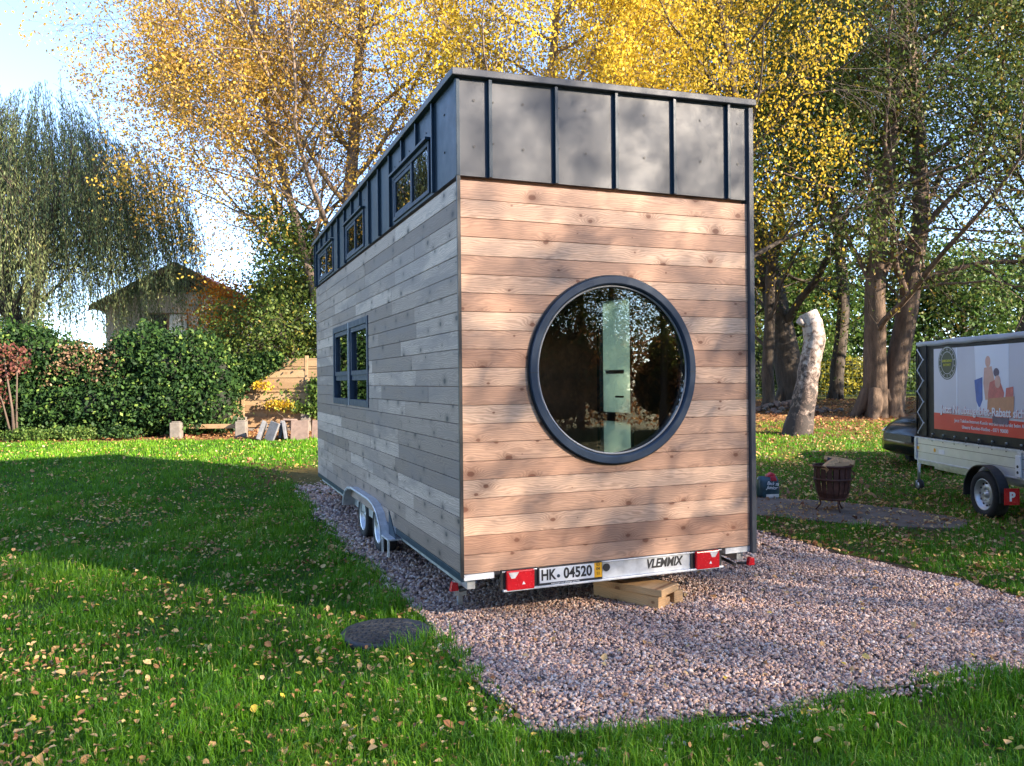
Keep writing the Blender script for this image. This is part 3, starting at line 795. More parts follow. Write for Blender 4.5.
# round window
rw = empty('round_window', (0, 0, 0)); rw.parent = house
MB().lathe([(.716, -.004), (.716, -.036), (.711, -.041), (.664, -.041), (.657, -.034), (.648, .0), (.648, .12), (.68, .12), (.68, -.003)], (cx, 0, cz), 1, 96, closed=True, sm=False).build('frame', M['frame'], rw)
MB().lathe([(.727, -.008), (.727, -.020), (.717, -.020), (.717, -.008)], (cx, 0, cz), 1, 96, closed=True).build('flashing_ring', M['black'], rw)
MB().lathe([(.647, .004), (.647, -.014), (.634, -.010), (.639, .004)], (cx, 0, cz), 1, 96, closed=True).build('glazing_bead', M['bead'], rw)
MB().lathe([(.0001, .010), (.646, .010), (.646, .022), (.0001, .022)], (cx, 0, cz), 1, 96, sm=False).build('pane', M['glass'], rw)
for xx in (-.687, .687): MB().box(cx+xx-.03, cx+xx+.03, -.0425, -.0405, cz-.018, cz-.015).build('frame_joint', M['black'], rw)

# side window: two casements with fixed lower lights
def rect_frame(mb, y0, y1, z0, z1, t, x0, x1):
    mb.box(x0, x1, y0, y0+t, z0, z1); mb.box(x0, x1, y1-t, y1, z0, z1)
    mb.box(x0, x1, y0+t, y1-t, z0, z0+t); mb.box(x0, x1, y0+t, y1-t, z1-t, z1)
sw = empty('side_window', (0, 0, 0)); sw.parent = house
y0, y1, z0, z1 = win_side; ym = (y0+y1)/2
mb = MB(); rect_frame(mb, y0, ym-.006, z0, z1, .075, -.016, .10); rect_frame(mb, ym+.006, y1, z0, z1, .075, -.016, .10); mb.build('frame', M['frame'], sw, bevel=.004)
mb = MB(); mb.box(-.020, .0, ym-.006, ym+.006, z0, z1); mb.build('mullion_cover', M['galv2'], sw)
for (a, b) in ((y0+.075, ym-.081), (ym+.081, y1-.075)):
    sash = MB(); rect_frame(sash, a, b, z0+.36, z1-.075, .055, -.002, .08); so = sash.build('sash', M['frame'], sw, bevel=.004)
    tr = MB(); tr.box(.01, .09, a, b, z0+.30, z0+.36); tr.build('transom', M['frame'], sw)
    MB().box(.03, .042, a+.05, b-.05, z0+.41, z1-.13).build('pane', M['glass'], sw)
    MB().box(.03, .042, a, b, z0+.075, z0+.30).build('pane', M['glass'], sw)
    MB().box(.10, .112, a, b, z0+.38, z1-.08).build('blind', M['white'], sw) if False else None
for w in clere:
    y0, y1, z0, z1 = w; cw = empty('clerestory_window', (0, 0, 0)); cw.parent = house; ym = y0+(y1-y0)*.45
    mb = MB(); rect_frame(mb, y0, y1, z0, z1, .035, -.022, .10); mb.box(-.022, .10, ym-.02, ym+.02, z0+.035, z1-.035); mb.build('frame', M['frame'], cw, bevel=.004)
    MB().box(-.055, -.006, y0-.02, y1+.02, z1+.002, z1+.022).build('drip_cap', M['anthracite_sky_tint'], cw)
    mb = MB(); rect_frame(mb, ym+.02, y1-.035, z0+.035, z1-.035, .035, -.015, .08); so = mb.build('sash', M['frame'], cw, bevel=.003)
    MB().box(-.005, .005, ym+.055, y1-.07, z0+.07, z1-.07).build('pane', M['glass'], cw)
    MB().box(-.010, .0, y0+.035, ym-.02, z0+.035, z1-.035).build('pane', M['glass'], cw)

# ---- trailer chassis
ch = empty('chassis', (0, 0, 0)); ch.parent = house
mb = MB(); mb.box(.30, 2.205, .0, .035, .285, .415); mb.box(.30, 2.205, -.035, .035, .270, .285); mb.box(.30, 2.205, -.012, .0, .405, .415)
mb.build('rear_beam', M['galv2'], ch, bevel=.003)
mb = MB()
for x in (.05, Wd-.11): mb.box(x, x+.06, .04, L-.05, WB-.12, WB-.002)
for x in (.75, 1.65): mb.box(x, x+.06, .06, L-.05, WB-.16, WB-.002)
for y in np.arange(.3, 7, .75): mb.box(.11, Wd-.11, y, y+.05, WB-.10, WB-.004)
mb.each('frame_rail', M['galv'], ch)
MB().box(.14, Wd-.14, .3, L-.15, WB-.03, WB+.018).build('underfloor', M['black'], ch)
mb = MB(); mb.box(.012, .24, -.006, .02, WB-.045, WB-.004); mb.build('sill_strip', M['white'], ch)
mb = MB(); mb.box(-.004, .02, .0, 2.02, WB-.055, WB-.004); mb.box(-.004, .02, 4.5, L, WB-.055, WB-.004); mb.each('side_rail', M['anthracite_sky_tint'], ch, .003)
mb = MB(); mb.box(2.25, 2.50, .0, .04, WB-.05, WB-.005); mb.build('sill_strip', M['galv2'], ch)
# tail lights
def tail(x0, x1, lx0, lx1):
    t = empty('tail_light', (0, 0, 0)); t.parent = house
    MB().box(x0-.035, x1+.035, -.010, -.001, .262, .425).build('housing', M['black'], t)
    MB().box(x0, x1, -.038, -.010, .275, .418).build('red_lens', M['red'], t, bevel=.008)
    mb = MB(); xm = (lx0+lx1)/2; mb.prism([(lx0, .408), (lx1, .408), (xm+.01, .365), (xm-.02, .365)], 1, -.041, -.036); mb.build('reversing_lens', M['lens'], t)
    mb = MB(); mb.prism([(x0+.12, .315), (x0+.145, .315), (x0+.1325, .338)], 1, -.0405, -.038); mb.build('reflector', M['white'], t)
tail(.325, .545, .34, .42); tail(1.945, 2.165, 2.07, 2.15)
# number plate
pl = empty('number_plate', (0, 0, 0)); pl.parent = house
MB().box(.578, 1.112, -.020, -.001, .283, .417).build('plate_holder', M['black'], pl, bevel=.003)
MB().box(.590, 1.040, -.024, -.020, .303, .412).build('plate', M['white'], pl)
MB().box(1.040, 1.105, -.0242, -.020, .303, .412).build('date_strip', M['yellow'], pl)
text('characters', 'HK', .108, M['ink'], pl, (.660, -.0245, .357), (PI/2, 0, 0), xs=.80, bold=.003)
text('characters', '04520', .108, M['ink'], pl, (.902, -.0245, .357), (PI/2, 0, 0), xs=.86, bold=.003, spacing=1.02)
MB().lathe([(.013, -.0255), (.013, -.0238)], (.742, 0, .345), 1, 16).build('seal', M['frame'], pl)
text('characters', '03\n04\n11', .034, M['ink'], pl, (1.072, -.0247, .366), (PI/2, 0, 0), xs=.9)
text('small_print', 'wohnwagen und anhaenger aus holz', .016, M['whiteink'], pl, (.80, -.0205, .293), (PI/2, 0, 0))
text('lettering', 'VLEMMIX', .098, M['ink'], ch, (1.665, -.0015, .353), (PI/2, 0, 0), shear=.25, xs=.80, bold=.003)
MB().lathe([(.030, -.006), (.030, -.0008)], (1.155, 0, .365), 1, 20).build('rubber_grommet', M['black'], ch)
# steadies and bracket ends
for (x, y, sx) in ((.16, .55, 1), (2.40, .35, -1)):
    st = empty('corner_steady', (0, 0, 0)); st.parent = house
    mb = MB(); mb.box(x-.05, x+.05, y-.005, y+.005, .12 if sx > 0 else .22, WB-.05); mb.box(x-.02, x+.02, y, y+.02, .05 if sx > 0 else .2, WB-.05); mb.build('bracket', M['galv'], st)
    mb = MB(); mb.tube([(x, y, .16 if sx > 0 else .28), (x+.02*sx, y-.30, .26)], .014); mb.build('arm', M['black'], st)
    mb = MB(); xx = .0 if sx > 0 else 2.50
    mb.tube([(x, y-.3, .27), (xx+.02, y-.33, .27)], .012)
    mb.build('arm', M['black'], st)
    MB().prism([(xx+.0-.03, .255), (xx+.035, .255), (xx+.03, .315), (xx-.015, .325)], 1, y-.36, y-.32).build('red_cap', M['red'], st, bevel=.006)
# wheels
def wheel(parent, name, x, y, z, R, w, face, ax=0, holes=9):
    t = empty(name, (x, y, z)); t.parent = parent
    if ax == 1: t.rotation_euler = (0, 0, PI/2)
    s_ = face
    MB().lathe([(R*.62, -w*.42), (R*.80, -w*.5), (R*.95, -w*.46), (R, -w*.34), (R, w*.34), (R*.95, w*.46), (R*.80, w*.5), (R*.62, w*.42)], (0, 0, 0), 0, 48, closed=True).build('tyre', M['rubber'], t)
    rm = MB(); rm.lathe([(R*.66, s_*w*.44), (R*.64, s_*w*.46), (R*.60, s_*w*.40), (R*.58, s_*w*.15), (R*.50, s_*w*.10), (R*.40, s_*w*.22), (R*.30, s_*w*.24), (R*.20, s_*w*.18), (R*.13, s_*w*.18), (R*.12, s_*w*.30), (R*.0005, s_*w*.31)], (0, 0, 0), 0, 48, cap=False)
    rim = rm.build('rim', M['rim'], t)
    hm = MB()
    for k in range(holes):
        a = k*2*PI/holes; c = (0, math.cos(a)*R*.47, math.sin(a)*R*.47)
        hm.lathe([(R*.045, s_*(w*.165)), (R*.045, s_*(w*.15)+s_*.012)], c, 0, 10)
    hm.each('rim_slot', M['black'], t)
    nm = MB()
    for k in range(5):
        a = k*2*PI/5; c = (0, math.cos(a)*R*.25, math.sin(a)*R*.25)
        nm.lathe([(.009, s_*(w*.2)), (.009, s_*(w*.2+.022))], c, 0, 6)
    nm.each('wheel_nut', M['galv'], t)
    return t
for y in (2.98, 3.80):
    wheel(house, 'wheel', .11, y, .272, .272, .175, -1)
    wheel(house, 'wheel', Wd-.11, y, .272, .272, .175, 1)
# tandem mudguard: folded sheet over both wheels with a low front end and two stays
def guard(xa, xb):
    prof = [(2.28, .27), (2.36, .39), (2.50, .495), (2.68, .555), (2.9, .580), (3.9, .580), (4.12, .555), (4.30, .495), (4.42, .39), (4.48, .30)]
    inner = [(p[0]+(.02 if p[0] < 3.4 else -.02)*(1 if p[1] < .54 else .3), p[1]-.006-(.012 if p[1] > .54 else 0)) for p in prof]
    mb = MB(); mb.prism(prof+inner[::-1], 0, xa, xb)
    return mb
mud = guard(-.085, .22).build('mudguard', M['galv2'], house)
lip = MB(); lip.tube([(-.085, q[0], q[1]) for q in [(2.28, .27), (2.36, .39), (2.50, .495), (2.68, .555), (2.9, .580), (3.9, .580), (4.12, .555), (4.30, .495), (4.42, .39), (4.48, .30)]], .009, 6).build('lip', M['galv2'], mud)
stp = MB(); stp.box(-.085, .10, 1.98, 2.27, .305, .318)
stp.build('step_plate', M['galv2'], mud)
MB().add([(-.012, 2.27, .318), (-.012, 1.98, .318), (-.012, 2.27, .55), (-.006, 2.27, .318), (-.006, 1.98, .318), (-.006, 2.27, .55)], [(0, 1, 2), (5, 4, 3), (0, 3, 4, 1), (1, 4, 5, 2), (2, 5, 3, 0)]).build('gusset', M['anthracite_sky_tint'], mud)
for y in (2.25, 2.0):
    MB().box(-.085, -.068, y-.012, y+.012, .15, .305).build('stay', M['galv2'], mud)
guard(Wd-.22, Wd+.085).build('mudguard', M['galv2'], house)

# ---- timber blocks beneath the rear beam
def plank(name, label, p, rz, dims, mat, ry=0):
    t = MB().box(-dims[0]/2, dims[0]/2, -dims[1]/2, dims[1]/2, 0, dims[2], .5).build(name, mat, None, bevel=.006)
    t.location = p; t.rotation_euler = (0, ry, rz); tag(t, label, 'timber block', 'timber blocks under the trailer beam'); return t
plank('timber_block', 'wide sawn plank lying on top of the timber stack under the rear beam', (1.50, .16, .135), -1.05, (.62, .28, .055), M['timber'])
plank('timber_block', 'lower left timber beam of the stack under the rear beam', (1.44, .16, .02), -1.12, (.62, .11, .11), M['timber'])
plank('timber_block', 'lower right timber beam of the stack under the rear beam', (1.68, .26, .02), -1.25, (.62, .11, .11), M['timber'])
plank('timber_block', 'short broken wood offcut wedged between the two lower beams', (1.58, .12, .03), -1.28, (.40, .10, .07), M['cut'])

# manhole cover
mh = empty('manhole_cover', (MH[0], MH[1], .0)); tag(mh, 'round dark plastic manhole cover set in the lawn beside the gravel', 'manhole cover')
R_ = .315
MB().lathe([(R_, -.03), (R_, .038), (R_-.008, .046), (R_-.035, .046), (R_-.04, .040), (.001, .040)], n=64).build('lid', M['cover'], mh)
rb = MB()
for k in range(-9, 10):
    c = k*.03; hl = math.sqrt(max(0, (R_-.045)**2-c*c))
    m_ = int(hl*2/.06)
    for j in range(m_):
        u = -hl+(j+.5)*2*hl/m_
        a = .5 if (k+j) % 2 else -.5
        mt = Matrix.Translation((u, c, 0)) @ Matrix.Rotation(a, 4, 'Z')
        rb.box(-.024, .024, -.004, .004, .0398, .0455, 0, mt)
rb.build('tread_pattern', M['cover'], mh)
mh.rotation_euler = (0, 0, .6)

# ================================================================== ADVERTISING TRAILER (local X runs to the rear = toward the viewer, Y into the body)
tx, ty = W(6.08, 12.1)
tr = empty('box_trailer', (tx, ty, 0), 0)
# local X = -F, local Y = +R
tr.rotation_euler = (0, 0, math.atan2(-FV[1], -FV[0]))
tag(tr, 'single-axle trailer with a black tarpaulin box and a printed advertising banner', 'trailer')
TL_, TW = 3.1, 1.55
M['tarp'] = simple('black_tarpaulin', (.007, .008, .011), .5, 0, .25, 3, .25, .25, 5)
M['tarp_grey'] = simple('grey_tarpaulin', (.42, .44, .46), .55, 0, .12, 2, .2, .5, 6)
M['alu'] = simple('aluminium_side', (.62, .63, .65), .38, .45, .08, 5, .05)
mb = MB(); mb.box(0, TL_, 0, TW, .905, 2.30); mb.build('tarpaulin_cover', M['tarp'], tr, bevel=.03)
mb = MB(); n_ = 14; vs = []; 
for i in range(n_+1):
    x = TL_*i/n_
    for (y, z) in ((-.012, 2.24), (-.012, 2.305), (.12, 2.33), (TW/2, 2.37), (TW-.1, 2.33), (TW+.012, 2.305), (TW+.012, 2.24)):
        e = min(1, max(0, x/.6)) if y not in (-.012, TW+.012) else 1
        zz = 2.305+(z-2.305)*e if z > 2.305 else z
        vs.append((x, y, zz+.006*math.sin(i*1.9+y*4)))
fs = [(i*7+k, i*7+k+1, (i+1)*7+k+1, (i+1)*7+k) for i in range(n_) for k in range(6)]
mb.add(vs, fs, 0, True); rfc = mb.build('roof_sheet', M['tarp_grey'], tr)
sd = rfc.modifiers.new('s', 'SOLIDIFY'); sd.thickness = .004
# corner post folds and rope lacing
mb = MB(); mb.tube([(.02, -.012, .93), (.02, -.012, 2.26)], .012); mb.tube([(.30, -.010, .93), (.30, -.010, 2.26)], .008); mb.each('hem', M['tarp'], tr)
mb = MB(); pts = []
for k in range(9): pts.append((.05+.17*(k % 2), -.022, 2.2-k*.155))
mb.tube(pts, .007, 6); mb.build('lacing_rope', M['whiteink'], tr)
mb = MB()
for k in range(9): mb.lathe([(.014, -.020), (.014, -.012)], (.05+.17*(k % 2), 0, 2.2-k*.155), 1, 10)
for k in range(10): mb.lathe([(.013, -.020), (.013, .0)], (.45+k*.29, 0, .965), 1, 10)
mb.each('eyelet', M['galv'], tr)
mb = MB(); 
for k in range(10): mb.tube([(.45+k*.29, -.022, .965), (.47+k*.29, -.028, .93), (.48+k*.29, -.03, .86)], .006, 5)
mb.each('tie_hook', M['black'], tr)
# aluminium sides
mb = MB(); mb.box(0, TL_, -.03, 0, .56, .90)
mb.build('side_panel', M['alu'], tr, bevel=.004)
mb = MB(); mb.box(-.01, TL_, -.042, -.03, .875, .905); mb.box(-.01, TL_, -.040, -.03, .555, .575); mb.box(-.012, .05, -.045, -.03, .575, .875); mb.box(2.45, 2.53, -.045, -.03, .575, .875); mb.each('side_rail', M['galv2'], tr, .003)
mb = MB(); mb.box(0, TL_, -.0315, -.0298, .80, .806); mb.box(0, TL_, -.0315, -.0298, .68, .684); mb.each('side_groove', M['black'], tr)
mb = MB(); mb.box(-.03, 0, -.03, TW+.03, .56, .90); mb.build('front_panel', M['alu'], tr)
mb = MB(); mb.box(0, TL_, .0, TW, .50, .56); mb.box(.1, TL_, .2, .26, .42, .50); mb.box(.1, TL_, TW-.26, TW-.2, .42, .50); mb.each('floor_frame', M['galv'], tr)
mb = MB(); mb.lathe([(.028, -.034), (.028, -.030)], (.55, 0, .74), 1, 16); mb.build('side_sticker', M['yellow'], tr)
mb = MB(); mb.box(.66, .80, -.034, -.030, .70, .76); mb.build('side_sticker', M['white'], tr)
mb = MB(); mb.box(.05, .11, -.034, -.0305, .72, .76); mb.build('side_reflector', M['yellow'], tr)
mb = MB(); mb.box(2.44, 2.54, -.060, -.045, .585, .84); mb.build('marker_plate', M['white'], tr, bevel=.004)
mb = MB(); 
for z in (.64, .71): mb.lathe([(.018, -.064), (.018, -.060)], (2.49, 0, z), 1, 12)
mb.each('marker_hole', M['black'], tr)
# banner
B0, B1, Z0, Z1 = .5, TL_-.25, 1.045, 2.19
M['ban'] = simple('banner_print', (.62, .62, .66), .45, 0, .06, 1.5)
M['ban2'] = simple('banner_pale', (.80, .84, .90), .45, 0, .04, 1.5)
M['ban_red'] = simple('banner_red', (.72, .035, .025), .45, 0, .08, 1.5)
M['skin'] = simple('printed_skin', (.72, .42, .33), .45, 0, .12, 9)
M['pblue'] = simple('printed_blue', (.04, .13, .45), .45, 0, .2, 9)
M['pred'] = simple('printed_red_shirt', (.62, .16, .14), .45, 0, .2, 12)
M['pbox'] = simple('printed_cardboard', (.60, .28, .15), .45, 0, .1, 9)
M['pdark'] = simple('printed_dark', (.12, .09, .16), .45, 0, .3, 9)
M['green_ring'] = simple('printed_olive', (.03, .05, .015), .45, 0, .2, 9)
bn = empty('advertising_banner', (0, 0, 0)); bn.parent = tr
def flat(name, pts, y, mat):
    return MB().prism(pts, 1, y, y+.0015).build(name, mat, bn)
flat('print_background', [(B0, Z0), (B1, Z0), (B1, Z1), (B0, Z1)], -.008, M['ban'])
flat('red_band', [(B0, Z0), (B1, Z0), (B1, Z0+.195), (B0, Z0+.235)], -.010, M['ban_red'])
def el(cx_, cz_, rx, rz_, n=20): return [(cx_+rx*math.cos(2*PI*k/n), cz_+rz_*math.sin(2*PI*k/n)) for k in range(n)]
_flat0 = flat
def flat(name, pts, y, mat): return _flat0(name, [(x*1.0+.30, 1.40+(z-1.31)*.98 if z < 2.15 else z) for x, z in pts], y, mat)
flat('printed_doorway', [(1.28, Z0+.20), (1.95, Z0+.20), (1.95, Z1), (1.22, Z1)], -.010, M['ban2'])
flat('printed_wall_edge', [(.78, Z0+.15), (.81, Z0+.15), (.81, Z1), (.78, Z1)], -.010, M['ban2'])
flat('printed_figure', [(1.22, 1.66), (1.40, 1.70), (1.40, 1.40), (1.33, 1.28), (1.26, 1.38)], -.0115, M['pblue'])
flat('printed_figure', el(1.52, 1.90, .055, .075), -.0115, M['skin'])
flat('printed_figure', [(1.42, 1.62), (1.44, 1.82), (1.60, 1.84), (1.66, 1.66), (1.62, 1.42), (1.46, 1.40)], -.0112, M['skin'])
flat('printed_figure', el(1.70, 1.76, .060, .055), -.0125, M['pdark'])
flat('printed_figure', [(1.52, 1.46), (1.56, 1.63), (1.66, 1.66), (1.78, 1.64), (1.86, 1.50), (1.84, 1.40), (1.54, 1.38)], -.0127, M['pred'])
flat('printed_figure', el(1.73, 1.64, .060, .082), -.0140, M['skin'])
flat('printed_figure', [(1.88, 1.42), (2.04, 1.46), (2.04, 1.58), (1.90, 1.56)], -.0125, M['pred'])
flat('printed_carton', [(1.50, 1.24), (2.04, 1.20), (2.06, 1.46), (1.52, 1.42)], -.0145, M['pbox'])
flat('printed_figure', [(1.62, 1.10), (1.94, 1.10), (1.96, 1.22), (1.60, 1.24)], -.0135, M['pdark'])
EX, EZ = .86, 1.985
mb = MB(); mb.lathe([(.235, -.0105), (.235, -.009)], (EX, 0, EZ), 1, 40); mb.build('round_emblem', M['green_ring'], bn)
mb = MB(); mb.lathe([(.222, -.0115), (.212, -.0115)], (EX, 0, EZ), 1, 40, cap=False); mb.lathe([(.158, -.0115), (.150, -.0115)], (EX, 0, EZ), 1, 40, cap=False); mb.each('emblem_ring', M['ban'], bn)
M['pyel'] = simple('printed_yellow', (.75, .70, .10), .45, 0, .1, 9)
text('emblem_text', 'UNBEGRENZT', .048, M['pyel'], bn, (EX, -.012, EZ+.025), (PI/2, 0, 0), xs=.85)
text('emblem_text', 'INTERNET', .048, M['pyel'], bn, (EX, -.012, EZ-.030), (PI/2, 0, 0), xs=.9)
for k in range(14):
    a = k*2*PI/14
    text('emblem_text', 'NEUBAUGEBIETE*'[k], .042, M['ban'], bn, (EX+.186*math.sin(a), -.012, EZ+.186*math.cos(a)), (PI/2, a, 0), ext=.0006)
text('headline', 'Jetzt Neubaugebiet-Rabatt sichern', .150, M['whiteink'], bn, (.70, -.0185, 1.335), (PI/2, 0, 0), align='LEFT', bold=.003)
text('headline_shadow', 'Jetzt Neubaugebiet-Rabatt sichern', .150, M['pred'], bn, (.708, -.0165, 1.328), (PI/2, 0, 0), align='LEFT', bold=.004, ext=.0004)
text('small_line', 'Jetzt Telefon-Internet-Kunde werden und direkt beim Anbieter sparen', .066, M['whiteink'], bn, (1.04, -.0120, 1.190), (PI/2, 0, 0), align='LEFT')
text('small_line', 'Unsere Kunden-Hotline - 0371 90000', .066, M['whiteink'], bn, (1.22, -.0120, 1.110), (PI/2, 0, 0), align='LEFT')
# wheel, mudguards, jockey wheel, drawbar
def twheel(y, f):
    t = wheel(tr, 'wheel', 1.92, y, .30, .30, .185, f, ax=0, holes=12); t.rotation_euler = (0, 0, PI/2); return t
twheel(-.06, -1); twheel(TW+.06, 1)
for (ya, yb) in ((-.17, -.045), (TW+.045, TW+.17)):
    mb = MB(); o_ = [(1.92+.405*math.cos(a), .30+.375*math.sin(a)) for a in np.linspace(-.15, PI+.15, 22)]
    i_ = [(1.92+.392*math.cos(a), .30+.362*math.sin(a)) for a in np.linspace(-.15, PI+.15, 22)]
    mb.prism(o_+i_[::-1], 1, ya, yb)
    mb.prism(o_, 1, yb-.006 if ya < 0 else ya, yb if ya < 0 else ya+.006) if False else None
    mb.build('mudguard', M['black'], tr)
mb = MB(); mb.box(2.40, 2.412, -.17, .01, .24, .44); fl = mb.build('mud_flap', M['red'], tr)
text('flap_emblem', 'P', .15, M['whiteink'], tr, (2.4135, -.08, .335), (PI/2, 0, PI/2), xs=.9, bold=.006)
mb = MB(); mb.tube([(0, .35, .50), (-.9, TW/2, .50)], .03, 6); mb.tube([(0, TW-.35, .50), (-.9, TW/2, .50)], .03, 6); mb.tube([(-.85, TW/2, .50), (-1.3, TW/2, .52)], .035, 8); mb.build('drawbar', M['galv'], tr)
jw = empty('jockey_wheel', (-.56, .30, 0)); jw.parent = tr
# jockey wheel clamps to a bracket on the left drawbar rail
mb = MB(); mb.tube([(0, 0, .14), (0, 0, .62)], .022, 10); mb.tube([(0, 0, .62), (.0, .10, .64)], .008, 6); mb.tube([(0, 0, .45), (.0, .16, .50)], .02, 6); mb.build('tube', M['galv'], jw)
MB().lathe([(.001, -.03), (.085, -.03), (.095, -.02), (.095, .02), (.085, .03), (.001, .03)], (.02, 0, .095), 1, 24).build('wheel', M['rubber'], jw)
MB().lathe([(.001, -.036), (.05, -.036), (.05, .036), (.001, .036)], (.02, 0, .095), 1, 16).build('hub', M['rim'], jw)
MB().tube([(.0, .0, .18), (.02, -.05, .16), (.02, -.045, .095)], .012, 6).build('fork', M['galv'], jw)
mb = MB(); mb.tube([(-.05, .2, .62), (-.25, .25, .80), (-.35, .3, .82)], .018, 6); mb.tube([(-.10, .1, .55), (-.05, .05, .40), (.06, .0, .36)], .012, 6); mb.build('brake_lever', M['galv2'], tr)

# ================================================================== DARK CAR beyond the trailer (front points left)
car = site('parked_car', 7.15, 14.1); tag(car, 'dark glossy hatchback parked beyond the trailer with only its nose showing', 'car')
M['carpaint'] = simple('black_car_paint', (.006, .007, .009), .18, .0, .1, 2, spec=.3)
CLn = 4.1; CW = 1.75
prof = [(.02, .35), (.0, .52), (.05, .72), (.14, .84), (.45, .97), (.95, 1.07), (1.15, 1.12), (1.75, 1.50), (2.3, 1.56), (3.2, 1.52), (3.85, 1.15), (4.05, 1.05), (4.1, .5), (4.02, .28), (3.72, .26)]
arch = lambda c: [(c+.36*math.cos(a), .30+.36*math.sin(a)) for a in np.linspace(0, PI, 12)]
low = [(p[0], p[1]) for p in arch(3.35)]+[(2.9, .24), (1.2, .24)]+[(p[0], p[1]) for p in arch(.82)]+[(.2, .28)]
bp = prof+low
def car_body():
    mb = MB(); n = len(bp); ys = [0, .10, .35, CW-.35, CW-.10, CW]
    for y in ys:
        for (x, z) in bp:
            ed = 1 if y in (0, CW) else (.35 if y in (.10, CW-.10) else 0)
            tum = max(0, z-.95)*.35
            yy = y+(tum if y < CW/2 else -tum)*(1 if y in (0, .10, CW, CW-.10) else .5)
            xx = x+(.18*ed if x < .3 and z > .2 else 0)-(.10*ed if x > 3.8 else 0)
            mb.v.append((xx, yy, z-(.03*ed if z > .8 else 0)))
    for j in range(len(ys)-1):
        for i in range(n):
            i2 = (i+1) % n; mb.f.append([j*n+i, j*n+i2, (j+1)*n+i2, (j+1)*n+i]); mb.r.append(0); mb.sm.append(True)
    mb.f.append(list(range(n))); mb.r.append(0); mb.sm.append(False)
    mb.f.append([(len(ys)-1)*n+i for i in range(n)]); mb.r.append(0); mb.sm.append(False)
    return mb
car_body().build('body', M['carpaint'], car)
for y, f in ((.06, -1), (CW-.06, 1)):
    for x in (.82, 3.35):
        w_ = wheel(car, 'wheel', x, y+.05*(-f), .30, .30, .2, f, holes=10); w_.rotation_euler = (0, 0, PI/2)
for yo, f in ((-.0, 1), (CW, -1)):
    gl = MB(); sh = lambda z: (z-.95)*.35-.008
    P_ = [(1.25, 1.12), (1.80, 1.44), (2.35, 1.49), (3.1, 1.46), (3.6, 1.14)]
    gl.add([(x, yo+f*sh(z), z) for x, z in P_], [tuple(range(5))]); gl.build('side_window', M['glass'], car)
mb = MB(); mb.prism([(.10, .70), (.22, .80), (.52, .88), (.50, .78), (.26, .66)], 1, .015, .10); mb.build('headlight', M['lens'], car, bevel=.01)
mb = MB(); mb.prism([(.10, .70), (.22, .80), (.52, .88), (.50, .78), (.26, .66)], 1, CW-.10, CW-.015); mb.build('headlight', M['lens'], car, bevel=.01)
MB().box(1.25, 1.45, -.14, .02, 1.08, 1.22).build('wing_mirror', M['carpaint'], car, bevel=.03)
MB().box(-.006, .02, .35, CW-.35, .56, .68).build('grille', M['black'], car)

# ================================================================== BRAZIER + FIREWOOD
bz = site('fire_basket', 4.25, 10.72, z=.03); tag(bz, 'dark rusty slatted fire basket standing on the worn concrete slab', 'fire basket')
M['rust'] = simple('rusty_iron', (.10, .040, .030), .7, .2, .4, 12, .4)
mb = MB()
for k in range(18):
    a = 2*PI*k/18
    pr = [(.155, .15), (.20, .24), (.225, .40), (.228, .55), (.235, .60)]
    for (r0, z0), (r1, z1) in zip(pr[:-1], pr[1:]):
        hw = .030
        c0 = Vector((r0*math.cos(a), r0*math.sin(a), z0)); c1 = Vector((r1*math.cos(a), r1*math.sin(a), z1)); t_v = Vector((-math.sin(a), math.cos(a), 0))*hw; n_v = Vector((math.cos(a), math.sin(a), 0))*.004
        mb.add([c0-t_v-n_v, c0+t_v-n_v, c1+t_v-n_v, c1-t_v-n_v, c0-t_v+n_v, c0+t_v+n_v, c1+t_v+n_v, c1-t_v+n_v], [(3, 2, 1, 0), (4, 5, 6, 7), (0, 1, 5, 4), (1, 2, 6, 5), (2, 3, 7, 6), (3, 0, 4, 7)])
mb.build('slats', M['rust'], bz)
mb = MB()
for (r_, z) in ((.165, .16), (.232, .42), (.240, .595)):
    mb.lathe([(r_, z-.014), (r_+.008, z-.014), (r_+.008, z+.014), (r_, z+.014)], n=36, closed=True)
mb.each('hoop', M['rust'], bz)
MB().lathe([(.001, .15), (.16, .15), (.16, .16), (.001, .16)], n=30).build('ash_pan', M['rust'], bz)
for k in range(3):
    a = k*2*PI/3+.6
    MB().tube([(.16*math.cos(a), .16*math.sin(a), .18), (.15*math.cos(a), .15*math.sin(a), .08), (.21*math.cos(a), .21*math.sin(a), 0)], .010, 6).build('leg', M['rust'], bz)
MB().tube([(.242, .0, .40), (.29, .0, .44), (.29, 0, .50), (.242, 0, .54)], .007, 6).build('handle', M['rust'], bz)
for (k, (dx, dy, dz, az, tl, ln_, rr_, lb, mt)) in enumerate([
    (-.08, -.05, .58, .3, 1.25, .30, .055, 'pale split log end at the left of the fire basket', 'cut'),
    (.10, -.02, .62, 2.2, 1.42, .38, .050, 'long pale split log lying across the fire basket rim', 'cut'),
    (.03, .06, .60, 1.0, .5, .14, .06, 'black charred log sticking up from the fire basket', 'black'),
    (-.02, -.08, .56, -.5, 1.4, .34, .045, 'grey-brown split log lying at the front of the fire basket', 'timber')]):
    x, y = W(4.25, 10.72); d = Vector((math.sin(tl)*math.cos(az), math.sin(tl)*math.sin(az), math.cos(tl)))
    lg = MB().tube([-d*ln_/2, Vector((0, 0, .008)), d*ln_/2], [rr_, rr_*1.1, rr_*.9], 5, sm=False).build('firewood_log', M[mt], None)
    lg.location = (x+dx, y+dy, dz+.06); tag(lg, lb, 'firewood', 'logs in the fire basket')

